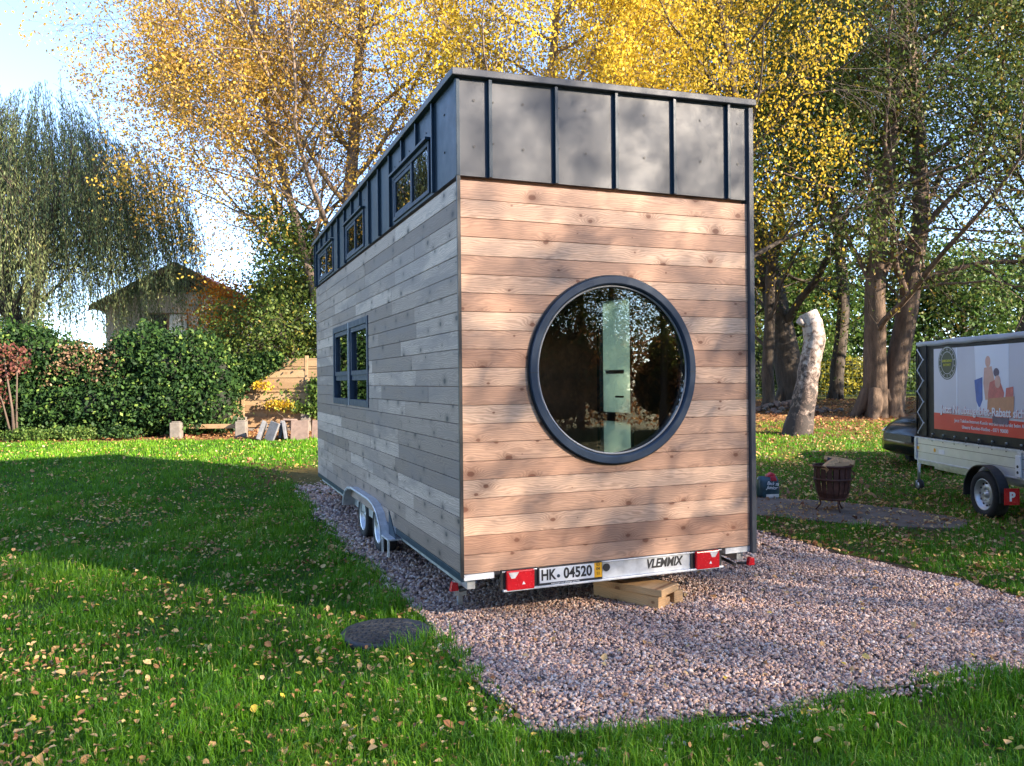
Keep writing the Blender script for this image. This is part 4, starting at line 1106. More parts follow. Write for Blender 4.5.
# ================================================================== SACK
bag = site('plastic_sack', 3.79, 12.0, rz=.15); tag(bag, 'dark teal printed sack with a red top standing on the grass beside the house corner', 'sack')
M['teal'] = simple('teal_plastic', (.018, .055, .075), .35, 0, .5, 9, .35, .5, 12)
M['redp'] = simple('red_plastic_film', (.55, .03, .05), .35, 0, .3, 9, .3, .5, 14)
mb = MB(); rows = [(.135, .075, 0), (.155, .095, .06), (.158, .095, .18), (.15, .085, .28), (.14, .05, .33)]
for j, (a, b, z) in enumerate(rows):
    for k in range(16):
        t = 2*PI*k/16; e = .45
        mb.v.append((a*math.copysign(abs(math.cos(t))**e, math.cos(t)), b*math.copysign(abs(math.sin(t))**e, math.sin(t))+.006*math.sin(7*t+j), z+.006*math.sin(3*t+j*2)))
for j in range(4):
    for k in range(16): mb.f.append([j*16+k, j*16+(k+1) % 16, (j+1)*16+(k+1) % 16, (j+1)*16+k]); mb.r.append(0); mb.sm.append(True)
mb.f.append(list(range(16))[::-1]); mb.r.append(0); mb.sm.append(False); mb.f.append([64+k for k in range(16)]); mb.r.append(0); mb.sm.append(False)
mb.build('sack', M['teal'], bag)
mb = MB(); mb.prism([(-.02, .30), (.12, .30), (.10, .37), (.05, .395), (-.01, .36)], 1, -.05, .04); mb.prism([(.0, .27), (.11, .27), (.09, .33), (.02, .34)], 1, -.098, -.05); mb.build('folded_top', M['redp'], bag, bevel=.012)
text('lettering', 'Back zu', .075, M['whiteink'], bag, (.035, -.101, .235), (PI/2, .12, 0), shear=.3, xs=.8)
text('lettering', 'Junior', .075, M['whiteink'], bag, (.02, -.101, .175), (PI/2, .12, 0), shear=.3, xs=.9)
MB().box(-.07, .13, -.104, -.100, .03, .08).build('label_panel', M['lens'], bag)

# ================================================================== BIRCH STUMP
st = site('birch_stump', 7.42, 20.6); tag(st, 'tall bare pale birch stump, sawn off flat at the top', 'tree stump')
px = 20.6/806
pathp = [(-6, 0), (-2, 18), (4, 48), (8, 72), (13, 95), (10, 112), (6, 122)]
rads = [16, 12.5, 10.8, 10.2, 10.6, 9.8, 9.4]
pp = []; rr2 = []
for (a, b), r_ in zip(pathp, rads): pp.append(np.array([a*px, 0.02*math.sin(b), b*px])); rr2.append(r_*px)
pf = []; rf_ = []
for i in range(len(pp)-1):
    for t in np.arange(0, 1, .2): pf.append(pp[i]*(1-t)+pp[i+1]*t); rf_.append(rr2[i]*(1-t)+rr2[i+1]*t)
pf.append(pp[-1]); rf_.append(rr2[-1]); pf[0] = pf[0]-np.array([0, 0, .1])
gg = np.random.default_rng(5)
rf_ = [r_*(1+gg.normal()*.03) for r_ in rf_]
MB().tube(pf, rf_, 20, cap=False).build('trunk', M['stump'], st)
tp = pf[-1]; MB().lathe([(.001, tp[2]+.01), (rf_[-1]*.99, tp[2]-.004)], (tp[0], tp[1], 0), 2, 20).build('sawn_top', M['cut'], st)
MB().tube([(pf[-1][0]-.10, -.05, pf[-1][2]-.30), (pf[-1][0]-.27, -.08, pf[-1][2]-.20)], [.10, .085], 9).build('branch_stub', M['stump'], st)

# ================================================================== WOODEN PANEL FENCE, FOOTINGS, PAVERS
FS = 22.9
def lat_at(u, s): return (u-512)/806*s
fz = TL(FS)
def fence_panel(l0, l1, label, seed):
    t = site('wooden_fence', (l0+l1)/2, FS); g_ = np.random.default_rng(seed); w_ = (l1-l0)
    mb = MB(); nb = 12; hgt = 1.88
    for k in range(nb):
        z = .10+k*hgt/nb
        mb.box(-w_/2, w_/2, -.012-.022*(k % 2), .006-.020*(k % 2), z+.004-.012*(k % 2), z+hgt/nb+.012*(k % 2), float(g_.random()))
    mb.build('boards', M['fence_wood'], t)
    mb = MB(); mb.box(-w_/2, w_/2, -.03, .03, 2.0, 2.045, .4); mb.build('cap_rail', M['fence_wood'], t)
    mb = MB()
    for z in (.35, 1.1, 1.75): mb.box(-w_/2, w_/2, -.042, -.014, z, z+.045, .3)
    mb.each('batten', M['fence_wood'], t)
    MB().box(-w_/2, w_/2, -.02, .02, -.02, .075, .8).build('gravel_board', M['concrete'], t)
    tag(t, label, 'fence', 'wooden fence panels behind the lawn'); return t
u_p = [112, 178, 243, 307, 372]
lb = ['horizontal-board fence panel almost buried in the ivy hedge, leftmost', 'horizontal-board fence panel half covered by the hedge, left of the hanging ivy edge', 'sunlit horizontal-board fence panel behind the leaning paving slabs', 'horizontal-board fence panel running behind the timber house, rightmost']
for k in range(4):
    fence_panel(lat_at(u_p[k], FS)+.05, lat_at(u_p[k+1], FS)-.05, lb[k], k)
lbp = ['leftmost fence post, hidden in the hedge', 'fence post in the pale concrete footing at the hedge foot', 'fence post standing at the left end of the leaning paving slabs', 'fence post beside the small climbing shrub next to the house', 'rightmost fence post, behind the house']
for k, u in enumerate(u_p):
    t = site('fence_post', lat_at(u, FS), FS); 
    MB().box(-.045, .045, -.045, .045, .30, 2.12, .7).build('post', M['fence_wood'], t, bevel=.006)
    MB().box(-.13, .13, -.24, .06, -.1, .40+.08*(k % 2)).build('footing', M['concrete'], t, bevel=.015)
    tag(t, lbp[k], 'fence post', 'posts of the wooden fence')
def paver(u, w_, h_, d_, tilt, rz, mat, label, so=20.6, lean=.25):
    t = MB().box(-w_/2, w_/2, -d_/2, d_/2, 0, h_).build('paving_slab_loose', M[mat], None, bevel=.012)
    x, y = W(lat_at(u, so), so); t.location = (x, y, TL(so)-.01); t.rotation_euler = (lean*-1, tilt, -YAW+rz)
    t.name = 'leaning_paver'; tag(t, label, 'paving slab', 'paving slabs leaning by the fence'); return t
paver(258, .10, .50, .40, .30, .1, 'paver_grey', 'bluish slab standing on edge, leftmost of the leaning paving slabs')
paver(268, .30, .50, .06, .26, -.5, 'paver_grey', 'grey slab tilted to the right, second from the left in the paver row', 20.5)
paver(280, .09, .46, .40, .12, .1, 'paver_grey', 'dark narrow slab seen edge-on in the shadowed gap of the paver row', 20.8)
paver(286, .08, .48, .40, -.16, .2, 'paver_grey', 'bluish narrow slab leaning against the pink slab', 20.6)
paver(299, .46, .52, .06, -.03, 0, 'paver_pink', 'broad pinkish slab facing the lawn, in the middle of the paver row', 20.5)
paver(319, .42, .50, .06, .0, 0, 'paver_pink', 'pinkish slab at the right end of the paver row, partly behind the house', 20.7)
paver(290, .36, .05, .30, .05, .2, 'paver_pink', 'short slab piece lying flat at the back of the paver row', 20.95).location.z += .44
for u, s_, lbx in ((176, 21.15, 'pale concrete block at the foot of the hedge, left of the two'), (241, 21.3, 'pale concrete block left of the leaning paving slabs')):
    t = site('concrete_block', lat_at(u, s_), s_, rz=.05); bl_ = MB().box(-.14, .14, -.12, .12, -.05, .42).build('block', M['concrete'], t, bevel=.02); MB().box(-.10, .10, -.08, .08, .42, .45).build('mortar_cap', M['concrete'], t, bevel=.01); tag(t, lbx, 'concrete block')
t = MB().box(-.82, .82, -.03, .03, 0, .12, .5).build('timber_beam', M['fence_wood'], None, bevel=.008); x, y = W(lat_at(209, 21.45), 21.45); t.location = (x, y, TL(21.45)+.22); t.rotation_euler = (0, 0, -YAW)
tag(t, 'weathered horizontal timber beam between the two concrete blocks below the hedge', 'timber beam')
# rubble heap
g = np.random.default_rng(31); n = 70
hx = g.normal(0, 1.0, n); hy = g.normal(0, .5, n)
for_r = []
base_l, base_s = lat_at(788, 27.5), 27.5
X, Y = W(base_l+hx, base_s+hy); Zs = T(X, Y)+.30*np.exp(-(hx/1.1)**2-(hy/.6)**2)
rub = MB(); 
stn = None
for k in range(60):
    o_ = None
for k in range(n):
    sz = g.uniform(.14, .32); Vv = ico*(1+.25*g.normal(size=(12, 1)).clip(-1, 1))*np.array([1, .8, .6])*sz/2
    me_f = [tuple(int(i) for i in f) for f in icof]
    if k == 0 or k % 1 == 0:
        mbk = MB(); mbk.add([tuple(v) for v in Vv], me_f)
        o_ = mbk.build('field_stone', M['paver_pink' if g.random() < .6 else 'concrete'], None); o_.location = (X[k], Y[k], Zs[k]+.02); o_.rotation_euler = (0, 0, g.random()*6)
        tag(o_, 'pinkish grey stone in the low heap beneath the dark trunk behind the birch stump', 'stone', 'stones heaped behind the birch stump')

# ================================================================== HEDGE / SHRUBS
def bush(name, label, cat, lat, s, blobs, nleaf, size, mat, seed, group=None, core=True, stems=None, shell=.5, coremat=None, z=None, flat=0):
    """blobs: (x, y, z, rx, ry, rz) ellipsoids in local site axes"""
    root = site(name, lat, s, z=z); tag(root, label, cat, group); g_ = np.random.default_rng(seed)
    bl = np.array(blobs); vol = (bl[:, 3]*bl[:, 4]*bl[:, 5])**(.7); pr = vol/vol.sum()
    idx = g_.choice(len(bl), nleaf, p=pr); d = g_.normal(size=(nleaf, 3)); d /= np.linalg.norm(d, axis=1, keepdims=True)
    rad = (1-shell*g_.random(nleaf)**1.6)
    lump = 1+.16*np.sin(d[:, 0]*5+idx*1.7)*np.sin(d[:, 2]*6+idx)+.10*np.sin(d[:, 1]*11+d[:, 2]*9+idx)
    P = bl[idx, :3]+d*bl[idx, 3:]*(rad*lump)[:, None]+g_.normal(size=(nleaf, 3))*.05
    r = np.clip(.28+.33*np.sin(d[:, 0]*7+idx*2.3)*np.sin(d[:, 2]*8+idx)+g_.random(nleaf)*.55, 0, 1)
    k = P[:, 2] > .03
    leaves('foliage', P[k], size, r[k], mat, root, droop=.4, seed=seed)
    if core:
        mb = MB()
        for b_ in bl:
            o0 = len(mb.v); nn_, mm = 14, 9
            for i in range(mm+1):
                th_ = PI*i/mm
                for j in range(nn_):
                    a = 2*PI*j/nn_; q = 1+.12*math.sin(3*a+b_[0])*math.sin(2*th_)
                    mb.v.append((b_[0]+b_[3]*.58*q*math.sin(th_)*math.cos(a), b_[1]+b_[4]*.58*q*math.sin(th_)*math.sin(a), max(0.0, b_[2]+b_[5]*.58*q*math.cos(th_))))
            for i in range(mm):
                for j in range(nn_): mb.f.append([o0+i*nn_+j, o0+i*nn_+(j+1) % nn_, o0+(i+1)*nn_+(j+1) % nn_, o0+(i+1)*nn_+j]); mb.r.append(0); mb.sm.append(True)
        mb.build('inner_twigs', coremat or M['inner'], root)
    if stems:
        mb = MB()
        for pts, r_ in stems: mb.tube(pts, list(np.linspace(r_, r_*.4, len(pts))), 6)
        mb.build('stems', M['bark_twig'], root)
    return root
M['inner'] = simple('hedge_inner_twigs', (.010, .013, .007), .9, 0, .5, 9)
HS = 22.0
M['lime_leaf'] = leafmat('yellow_green_leaf', [(0, (.12, .15, .025)), (.6, (.28, .27, .04)), (1, (.45, .36, .05))], .45)
M['withered'] = leafmat('withered_leaf', [(0, (.10, .05, .03)), (.6, (.22, .13, .08)), (1, (.34, .24, .12))], .3)
hl = []
g = np.random.default_rng(41)
for u in np.arange(-60, 218, 13):
    la_c = lat_at(u, HS)
    top = 2.62+.20*math.sin(u*.05)+.22*g.normal()
    hl.append((la_c, g.normal()*.12, top-.75, .75, .7, .85)); hl.append((la_c+.1, g.normal()*.1-.1, .85, .7, .75, .9))
hl = [(a-lat_at(100, HS), b, c, d, e, f) for a, b, c, d, e, f in hl]
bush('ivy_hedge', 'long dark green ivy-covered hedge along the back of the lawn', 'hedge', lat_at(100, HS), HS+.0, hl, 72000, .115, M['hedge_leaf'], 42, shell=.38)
bush('withered_shrub', 'brownish withered shrub sticking out of the ivy hedge below the willow', 'shrub', lat_at(84, 21.5), 21.5, [(-.2, .2, 2.1, .75, .5, .5), (.45, .3, 1.7, .6, .5, .55), (-.8, .2, 1.6, .5, .4, .5), (.9, .3, 2.2, .5, .4, .35)], 1900, .085, M['withered'], 51, core=False, stems=[([(0, .2, 0), (-.1, .1, 1.0), (-.2, 0, 2.3)], .02)])
# ivy spilling over the fence, tapering down to the right
sp = []
for k, u in enumerate(np.arange(205, 278, 8)):
    c = lat_at(u, FS); top = 1.95-.0*k; bot = .55+1.35*(u-205)/73
    for z in np.arange(bot, top, .28): sp.append((c-lat_at(235, FS), -.12, z+.12, .30, .16, .24))
bush('climbing_ivy', 'dark ivy spilling over the fence and thinning out diagonally to the right', 'ivy', lat_at(235, FS), FS, sp, 13000, .10, M['hedge_leaf'], 43, shell=.7, core=False)
bush('climbing_shrub', 'small leafy shrub climbing the fence post next to the house, yellowing at its foot', 'shrub', lat_at(312, FS), FS, [(.22, -.2, 1.15, .28, .15, .42), (.2, -.2, .62, .35, .15, .22), (-.35, -.25, .68, .3, .10, .08)], 1300, .10, M['green_leaf'], 44, core=False, stems=[([(0, -.1, 0), (.05, -.15, .6), (0, -.15, 1.3)], .02)])
bush('yellow_shrub', 'low yellow leaved twigs in front of the fence boards', 'shrub', lat_at(290, FS), FS-.2, [(-.2, -.15, .75, .45, .15, .08), (-.7, -.1, 1.30, .25, .1, .08)], 380, .09, M['gold_leaf'], 45, core=False, stems=[([(0, 0, 0), (-.1, -.1, .4), (-.5, -.15, .7)], .012)])
bush('red_leaved_shrub', 'reddish shrub with several thin bare stems at the left end of the hedge', 'shrub', lat_at(14, 21), 21.0, [(-.7, 0, 1.2, .5, .4, .7), (-.2, 0, 2.1, .6, .4, .45)], 1000, .10, M['red_leaf'], 46, core=False,
     stems=[([(0, 0, -.1), (-.05, 0, .8), (-.25, 0, 2.2)], .045), ([(.06, 0, -.1), (.0, .1, .9), (.1, 0, 2.3)], .035), ([(-.05, 0, 0), (-.3, 0, 1.0), (-.7, 0, 2.0)], .03)])
g = np.random.default_rng(47)
for k, (u, s_, w_, mt) in enumerate([(30, 20.9, .8, 'green_leaf'), (75, 21.0, .6, 'green_leaf'), (120, 21.1, .5, 'hedge_leaf')]):
    bush('ground_ivy', ['bright green low weeds at the foot of the reddish shrub', 'low green weeds below the middle of the hedge', 'small dark ivy patch on the leaf litter left of the first concrete footing'][k], 'plant', lat_at(u, s_), s_, [(0, 0, .12, w_, .3, .2)], 1500, .07, M[mt], 48+k, core=False)

# ================================================================== NEIGHBOURING HOUSE
hs = site('neighbour_house', lat_at(178, 33), 33, rz=.10, z=TL(33)); tag(hs, 'pale gabled house with a red-brown tiled roof behind the hedge', 'house')
zb = TL(33)
M['render'] = simple('pale_render', (.72, .64, .56), .9, 0, .12, 1.5, .2)
M['tiles'] = simple('red_brown_tiles', (.24, .08, .055), .8, 0, .35, 6, .5)
M['boards_dark'] = woodmat('dark_gable_board', [(0, (.07, .06, .06)), (.5, (.10, .085, .08)), (1, (.14, .12, .11))], (.05, .04, .04), 2, .16, .3)
apx, eav, hw, dp = 6.6-zb, 5.05-zb, 3.05, 9
mb = MB(); mb.prism([(-hw+.25, 0), (hw-.25, 0), (hw-.25, eav-.1), (0, apx-.25), (-hw+.25, eav-.1)], 1, 0, dp); mb.build('wall', M['render'], hs)
mb = MB(); mb.prism([(-1.35, apx-1.05), (1.35, apx-1.05), (0, apx-.32)], 1, -.05, -.004); mb.build('gable_boards', M['boards_dark'], hs)
rfm = MB()
for sx in (-1, 1):
    ex = hw+.25; ez = eav-.20
    rfm.prism([(0, apx), (sx*ex, ez), (sx*ex, ez+.14), (0, apx+.16)], 1, -.38, dp+.4)
roof = rfm.build('roof', M['tiles'], hs)
bb = MB()
for sx in (-1, 1): bb.prism([(0, apx-.10), (sx*(hw+.25), eav-.30), (sx*(hw+.25), eav-.14), (0, apx+.10)], 1, -.43, -.385)
bb.build('barge_board', M['tiles'], roof)
MB().box(-.06, .06, -.36, -.26, apx-1.3, apx-.1).build('gable_post', M['fence_wood'], hs)
def hwin(x0, x1, z0, z1, open_shutter=False):
    w = empty('window', (0, 0, 0)); w.parent = hs
    mb = MB(); 
    for q in ((x0, x0+.06, z0, z1), (x1-.06, x1, z0, z1), (x0, x1, z1-.06, z1), (x0, x1, z0, z0+.06), ((x0+x1)/2-.04, (x0+x1)/2+.04, z0, z1)):
        mb.box(q[0], q[1], -.04-.004*(q[3]-q[2] < .1), .02, q[2], q[3])
    mb.build('frame', M['interior_dark'], w)
    MB().box(x0+.06, (x0+x1)/2-.04, -.02, -.01, z0+.06, z1-.06).build('shutter', M['boards_dark'], w)
    MB().box((x0+x1)/2+.04, x1-.06, -.02, -.01, z0+.06, z1-.06).build('curtain', M['lens'], w)
hwin(-1.15, .45, 2.35, 3.85); hwin(1.65, 2.4, 2.4, 3.6)

# ================================================================== GREEN MESH FENCE on the right
gf = site('mesh_fence', lat_at(870, 36), 36); tag(gf, 'dark green wire mesh fence far behind the right hand trees', 'fence')
M['greenwire'] = simple('green_wire', (.015, .05, .03), .5, 0, .1)
mb = MB()
for x in np.arange(-9, 12, 2.5): mb.tube([(x, 0, 0), (x, 0, 1.9)], .035, 6)
mb.each('post', M['greenwire'], gf)
mb = MB()
for z in np.arange(.1, 1.9, .2): mb.box(-9, 12, -.006, .006, z, z+.012)
for x in np.arange(-9, 12, .2): mb.box(x, x+.010, -.014, -.007, .05, 1.85)
mb.build('wire_mesh', M['greenwire'], gf)

# ================================================================== TREES
def T_(*a, **k): return tree(*a, **k)
# tall golden brown birch whose trunk rises behind the roof, open left side
tree('birch_tree', 'tall birch with sparse orange-brown leaves rising behind the left roof edge', 'tree', lat_at(343, 24.5), 24.5, 17, .30, M['birch_leaf'], M['bark_birch'], dict(S_BIRCH, lr=[.50, .5, .5]), 101, 135000, .085, .19, droop=.5, pull=.3,
     stems=[((0, 0, -.2), (0, 0, 1), 17, .30), ((-.12, .1, 1.6), (-.42, 0, 1), 13.5, .17), ((-.1, .1, 3.0), (-.55, .1, 1), 9, .12)], filt=lambda P: P[:, 0] > -6.3+.6*np.sin(P[:, 2]*1.7)+np.clip(8-P[:, 2], 0, 9)*.25+.5*np.sin(P[:, 1]))
tree('birch_tree', 'golden leaved birch directly above the middle of the timber house', 'tree', lat_at(520, 22.5), 22.5, 15, .24, M['gold_leaf'], M['bark_birch'], dict(S_BIRCH, start=[.3, .2, .15]), 102, 90000, .088, .21, droop=.5, pull=.3)
tree('birch_tree', 'golden leaved birch hanging over the right end of the metal roof band', 'tree', lat_at(735, 21.5), 21.5, 15, .22, M['gold_leaf'], M['bark_dark'], dict(S_BIRCH, start=[.30, .2, .15], trop=[.05, .02, -.10, -.3]), 103, 68000, .088, .20, droop=.6, pull=.5, filt=lambda P: (P[:, 0] < 2.5+.5*np.sin(P[:, 2]*2.1)+P[:, 1]*.15) & (P[:, 1] > -3.5))
tree('young_tree', 'smaller tree turning from green to orange between the gabled house and the birch trunk', 'tree', lat_at(283, 25), 25, 6.0, .11, M['olive_leaf'], M['bark_dark'], S_DENSE, 104, 17000, .10, .28)
tree('maple_tree', 'small tree with orange and yellow leaves before the gabled house', 'tree', lat_at(246, 27), 27, 4.4, .09, M['orange_leaf'], M['bark_dark'], S_DENSE, 105, 9000, .10, .28)
tree('young_tree', 'green understorey tree just left of the house corner beneath the birch', 'tree', lat_at(300, 26), 26, 5.0, .10, M['olive_leaf'], M['bark_dark'], S_DENSE, 106, 15000, .10, .26)
tree('young_tree', 'small dark green tree before the gabled house window', 'tree', lat_at(212, 25), 25, 2.8, .08, M['green_leaf'], M['bark_dark'], S_DENSE, 107, 9000, .10, .25)
# oaks on the right
u0 = lat_at(886, 25.2)
tree('oak_tree', 'twin-stemmed oak with a forked brown trunk behind the trailer', 'tree', u0, 25.2, 16, .52, M['oak_leaf'], M['bark_oak'], dict(S_OAK, start=[.15, .2, .15], nch=[17, 8, 6], trop=[.06, .0, -.04, -.08]), 111, 80000, .115, .38,
     stems=[((-.30, 0, -.2), (-.05, 0, 1), 15.5, .36), ((.10, 0, -.2), (.27, -.02, 1), 16, .37)])
tree('oak_tree', 'massive single dark trunk with olive foliage behind the birch stump', 'tree', lat_at(793, 31), 31, 18, .56, M['oak_leaf'], M['bark_dark'], dict(S_OAK, start=[.14, .2, .15], nch=[17, 8, 6], trop=[.06, .0, -.04, -.05]), 112, 62000, .13, .42)
tree('broadleaf_tree', 'dark limbed tree leaning right over the trailer roof', 'tree', lat_at(1000, 25), 25, 15, .34, M['oak_leaf'], M['bark_dark'], dict(S_OAK, start=[.2, .2, .15]), 113, 42000, .12, .42, lean=(.12, 0))
tree('broadleaf_tree', 'slender dark-trunked tree just right of the metal roof band', 'tree', lat_at(768, 28), 28, 15, .22, M['olive_leaf'], M['bark_dark'], dict(S_OAK, start=[.15, .2, .15]), 114, 30000, .12, .35)
tree('broadleaf_tree', 'tall dark tree rising between the forked oak and the golden birch', 'tree', lat_at(835, 34), 34, 19, .30, M['olive_leaf'], M['bark_dark'], S_OAK, 115, 34000, .15, .45)
tree('broadleaf_tree', 'rightmost tall tree, thinly leaved, beyond the trailer', 'tree', lat_at(1090, 31), 31, 17, .36, M['oak_leaf'], M['bark_dark'], S_OAK, 116, 22000, .14, .42)
# far wood edge, each tree its own
far = [(-20, 46, 9, 'oak_leaf', 'left of the willow'), (700, 44, 9, 'oak_leaf', 'behind the timber house, right part'), (770, 46, 7.5, 'green_leaf', 'in the gap right of the timber house'), (830, 45, 7, 'green_leaf', 'seen between the stump and the forked oak'),
       (900, 47, 7.5, 'oak_leaf', 'behind the fork of the oak'), (965, 44, 7, 'green_leaf', 'above the trailer roof'), (1040, 46, 8, 'olive_leaf', 'at the right edge behind the trailer'), (1120, 45, 9, 'green_leaf', 'beyond the right edge trees'),
       (560, 46, 12, 'olive_leaf', 'hidden behind the timber house'), (400, 48, 9, 'olive_leaf', 'behind the left roof edge'), (280, 50, 6.5, 'olive_leaf', 'low behind the birch trunk'), (-110, 48, 10, 'oak_leaf', 'beyond the left edge')]
for k, (u, s_, h_, mt, wh) in enumerate(far):
    tree('distant_tree', 'distant bushy tree '+wh, 'tree', lat_at(u, s_), s_, h_, .22, M[mt], M['bark_dark'], dict(S_DENSE, nch=[15, 6, 4]), 130+k, 9000, .26, .6, group='distant trees behind the garden')
for k, (u, s_, mt, w_, h_, lbx) in enumerate([(850, 38.5, 'lime_leaf', 2.2, 1.5, 'yellow bush glowing between the birch stump and the forked oak'), (772, 38.5, 'dark_leaf', 2.4, 2.2, 'dark evergreen bush by the mesh fence right of the timber house'), (915, 38.5, 'green_leaf', 2.6, 1.9, 'green bush behind the forked oak'), (985, 38.5, 'olive_leaf', 3.0, 2.0, 'olive bush behind the trailer'), (815, 39.5, 'green_leaf', 2.2, 2.4, 'tall green bush behind the birch stump'), (1060, 38.5, 'dark_leaf', 3.2, 2.2, 'dark bush right of the trailer')]):
    bush('garden_bush', lbx, 'bush', lat_at(u, s_), s_, [(-w_*.4, 0, h_*.5, w_*.6, .9, h_*.55), (w_*.35, .2, h_*.55, w_*.6, .9, h_*.6), (0, .1, h_*.9, w_*.45, .8, h_*.4)], 5500, .15, M[mt], 160+k)

# willow
def willow():
    root = site('willow_tree', lat_at(40, 27), 27); tag(root, 'big weeping willow with long hanging grey-green curtains at the left', 'tree')
    R = random.Random(5); tubes = []; tips = []
    S_ = dict(max=2, seg=.8, wob=[.08, .12, .18], trop=[.05, .05, -.02], nch=[14, 9], start=[.3, .25], ang=[.85, .8], lr=[.62, .5], rr=[.5, .5])
    branch(R, np.array([0, 0, -.2]), np.array([.02, 0, 1.0]), 8.6, .42, 0, S_, tubes, tips)
    g_ = np.random.default_rng(8); st_ = []
    # strand origins: limb tips plus an irregular dome
    tp = np.concatenate(tips); k = g_.integers(0, len(tp), 1100); st_.append(tp[k]+g_.normal(size=(1100, 3))*.3)
    n = 2500; d = g_.normal(size=(n, 3)); d[:, 2] = np.abs(d[:, 2]); d /= np.linalg.norm(d, axis=1, keepdims=True)
    dome = d*np.array([4.7, 3.8, 4.6])*(g_.random(n)**.25)[:, None]*(1+.10*np.sin(d[:, :1]*9)); dome[:, 2] += 6.2
    st_.append(dome); O = np.concatenate(st_); O = O[O[:, 2] > 3.4]
    P = []; rr = []
    for o_ in O:
        ln = g_.uniform(1.0, 2.9)*(1 if g_.random() < .72 else 1.7); ln = min(ln*1.15, o_[2]-g_.uniform(1.0, 2.8)); 
        if ln < .5: continue
        out = np.array([o_[0], o_[1], 0]); out /= (np.linalg.norm(out)+.01); m = int(ln/.055); t = np.linspace(0, 1, m)
        p = o_[None]+np.stack([out[0]*.5*np.sqrt(t), out[1]*.5*np.sqrt(t), .18*np.sin(t*PI)*(1-t)-ln*t], -1)
        sway = np.stack([.05*np.sin(t*6+o_[1]*3), .05*np.cos(t*5+o_[0]*3), 0*t], -1); p = p+sway
        tubes.append((p[::6][:12] if m > 18 else p[[0, m//2, m-1]], list(np.linspace(.008, .003, len(p[::6][:12]) if m > 18 else 3))))
        c = g_.random(); q = p+g_.normal(size=p.shape)*[.05, .05, .03]; P.append(q); rr.append(.15+.5*c+.35*g_.random(len(q)))
    P = np.concatenate(P); rr = np.concatenate(rr)
    tubes_mesh('trunk', tubes, M['bark_dark'], root)
    leaves('crown', P, .12, rr, M['willow_leaf'], root, aspect=.22, droop=2.2, seed=9)
willow()

# boundary trees out of frame: behind the viewer (seen in the panes) and along the right side (added to filter and block the low sun)
ORD = ['first', 'second', 'third', 'fourth', 'fifth', 'sixth', 'seventh', 'eighth', 'ninth', 'tenth', 'eleventh', 'twelfth', 'thirteenth', 'fourteenth']
g = np.random.default_rng(71)
def boundary(k, la_, s_, h_, mt, n, size, label, grp, seed, w=2.2):
    gb = np.random.default_rng(seed+9)
    bl = [(gb.uniform(-.5, .5), gb.uniform(-.6, .6), h_*(.26+.60*j/8), w*(1.05-.25*(j/8)**3), w*(1.05-.25*(j/8)**3), h_*.14) for j in range(9)]
    low = bush('offscreen_tree', label, 'tree', la_, s_, bl, n, size, M[mt], seed, group=grp, z=0, core=False, stems=[([(0, 0, -.2), (.1, 0, h_*.3), (0, 0, h_*.45)], .16)], shell=.95)
    return low
for k in range(10):
    la_ = -17+3.6*k; s_ = -9+g.uniform(-.8, .8)
    boundary(k, la_, s_, 9.5+g.uniform(-.8, .8), 'oak_leaf' if k % 3 else 'dark_leaf', 9000, .18, 'leafy tree behind the viewpoint, %s from the left of its row' % ORD[k], 'boundary trees behind the viewpoint', 200+k)
    bush('offscreen_hedge', 'dense dark hedge section behind the viewpoint, %s from the left' % ORD[k], 'hedge', la_, s_+1.2, [(0, 0, 1.5, 2.0, .9, 1.7), (.5, 0, 2.6, 1.6, .8, 1.3)], 2500, .16, M['beech_leaf'], 300+k, group='hedge sections behind the viewpoint', z=0)
for k, s_ in enumerate(np.arange(-14, 1.2, 1.9)):  # row added out of view; its thin canopy filters sun onto the end wall
    boundary(k, 18.2+g.uniform(-.4, .4), s_, 14.0+g.uniform(-.3, .3), 'oak_leaf', 21500, .085, 'out-of-view leafy tree added on the right to filter the sun, %s from the front' % ORD[k], 'out-of-view trees added to filter the sun', 220+k, w=2.1)
for k, l_ in enumerate(np.arange(17.4, 37, 2.5)):  # row added out of view; its height sets the lawn's shadow edge
    boundary(k, l_, 2.4+g.uniform(-.3, .3), 10.9+g.uniform(-.08, .08), 'oak_leaf', 22000, .17, 'out-of-view leafy tree in the row added to shade the lawn, %s from its near end' % ORD[k], 'out-of-view trees added to shade the lawn', 240+k, w=2.0)
for k, s_ in enumerate(np.arange(-13, 1, 2.6)):  # hedge added out of view; keeps bright ground out of the pane reflection
    bush('offscreen_hedge', 'out-of-view brown-green hedge section added to darken the pane reflection, %s from the front' % ORD[k], 'hedge', 20.2, s_, [(0, 0, 1.5, 1.2, 1.7, 1.7), (0, .5, 2.7, 1.0, 1.5, 1.2)], 2500, .16, M['beech_leaf'], 320+k, group='out-of-view hedge sections added for the pane reflection', z=0)
for k, (l_, s_) in enumerate([(26, 18.5), (29.5, 20.5), (33, 22), (37, 23)]):  # trees added out of view to shade the right-hand trees
    boundary(k, l_, s_, 12.0+g.uniform(-.3, .3), 'oak_leaf', 14000, .20, 'out-of-view leafy tree added at the far right to shade the oaks, %s from the front' % ORD[k], 'out-of-view trees added to shade the oaks', 260+k, w=2.3)

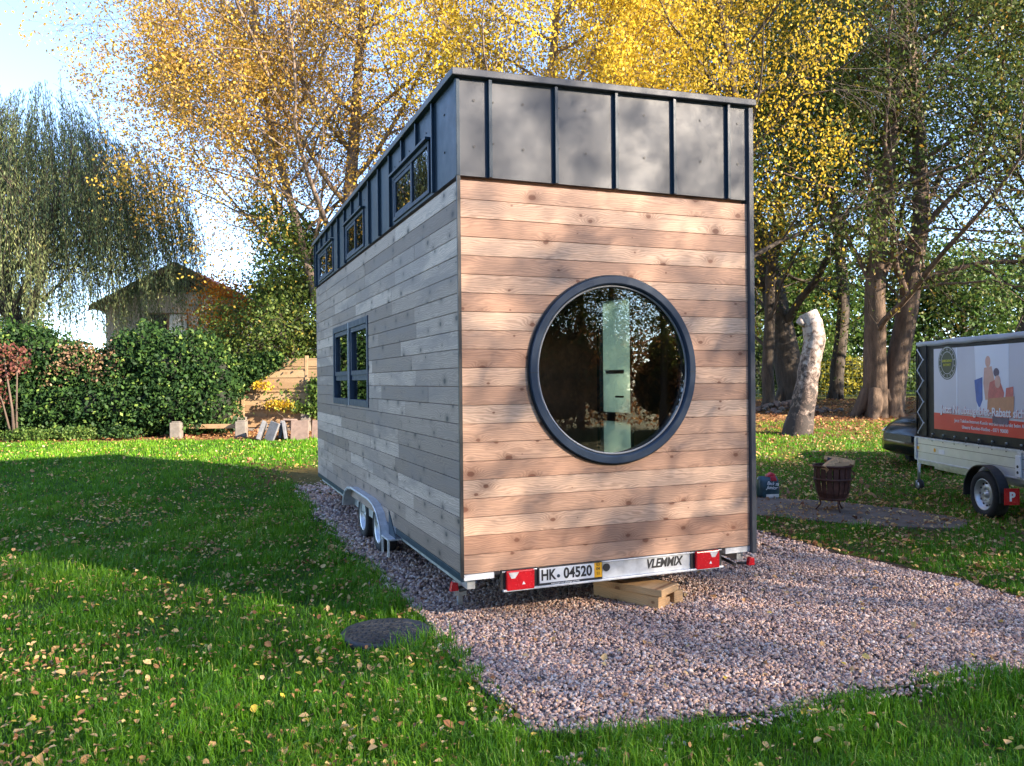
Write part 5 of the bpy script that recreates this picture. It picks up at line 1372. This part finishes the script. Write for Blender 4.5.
# ================================================================== LIGHT, SKY, CAMERA
SA, SE = math.radians(30), math.radians(22)
sd = RV*math.cos(SA)-FV*math.sin(SA)
sunv = Vector((sd[0]*math.cos(SE), sd[1]*math.cos(SE), math.sin(SE)))
world = bpy.data.worlds.new('World'); scn.world = world; world.use_nodes = True
nt = world.node_tree; bg = nt.nodes['Background']
sky = N(nt, 'ShaderNodeTexSky', sky_type='NISHITA'); sky.sun_disc = False
sky.sun_elevation = SE; sky.sun_rotation = math.atan2(sd[0], sd[1]); sky.air_density = .65; sky.dust_density = .0; sky.ozone_density = 2.2
nt.links.new(sky.outputs[0], bg.inputs[0]); bg.inputs[1].default_value = .11
sl = bpy.data.lights.new('sun', 'SUN'); sl.energy = 3.6; sl.angle = math.radians(.6); sl.color = (1, .90, .74)
so = bpy.data.objects.new('sun', sl); COL.objects.link(so); so.rotation_euler = sunv.to_track_quat('Z', 'Y').to_euler(); so.location = (0, 0, 30)

cam = bpy.data.cameras.new('camera'); co = bpy.data.objects.new('camera', cam); COL.objects.link(co)
pit, rol = -.003, -.010
Fc = Vector((math.sin(YAW)*math.cos(pit), math.cos(YAW)*math.cos(pit), math.sin(pit))); Rc = Vector((math.cos(YAW), -math.sin(YAW), 0)); Uc = Rc.cross(Fc)
R2 = Rc*math.cos(rol)+Uc*math.sin(rol); U2 = -Rc*math.sin(rol)+Uc*math.cos(rol)
co.matrix_world = Matrix(((R2.x, U2.x, -Fc.x, C0[0]), (R2.y, U2.y, -Fc.y, C0[1]), (R2.z, U2.z, -Fc.z, 1.798), (0, 0, 0, 1)))
cam.sensor_width = 36; cam.lens = 806.06/1024*36; cam.clip_end = 2000; cam.clip_start = .05
scn.camera = co
scn.render.engine = 'CYCLES'
scn.view_settings.view_transform = 'Standard'; scn.view_settings.look = 'None'; scn.view_settings.exposure = 2.6
scn.view_settings.use_white_balance = True; scn.view_settings.white_balance_temperature = 6900; scn.view_settings.white_balance_tint = 14
scn.cycles.max_bounces = 4; scn.cycles.transparent_max_bounces = 12
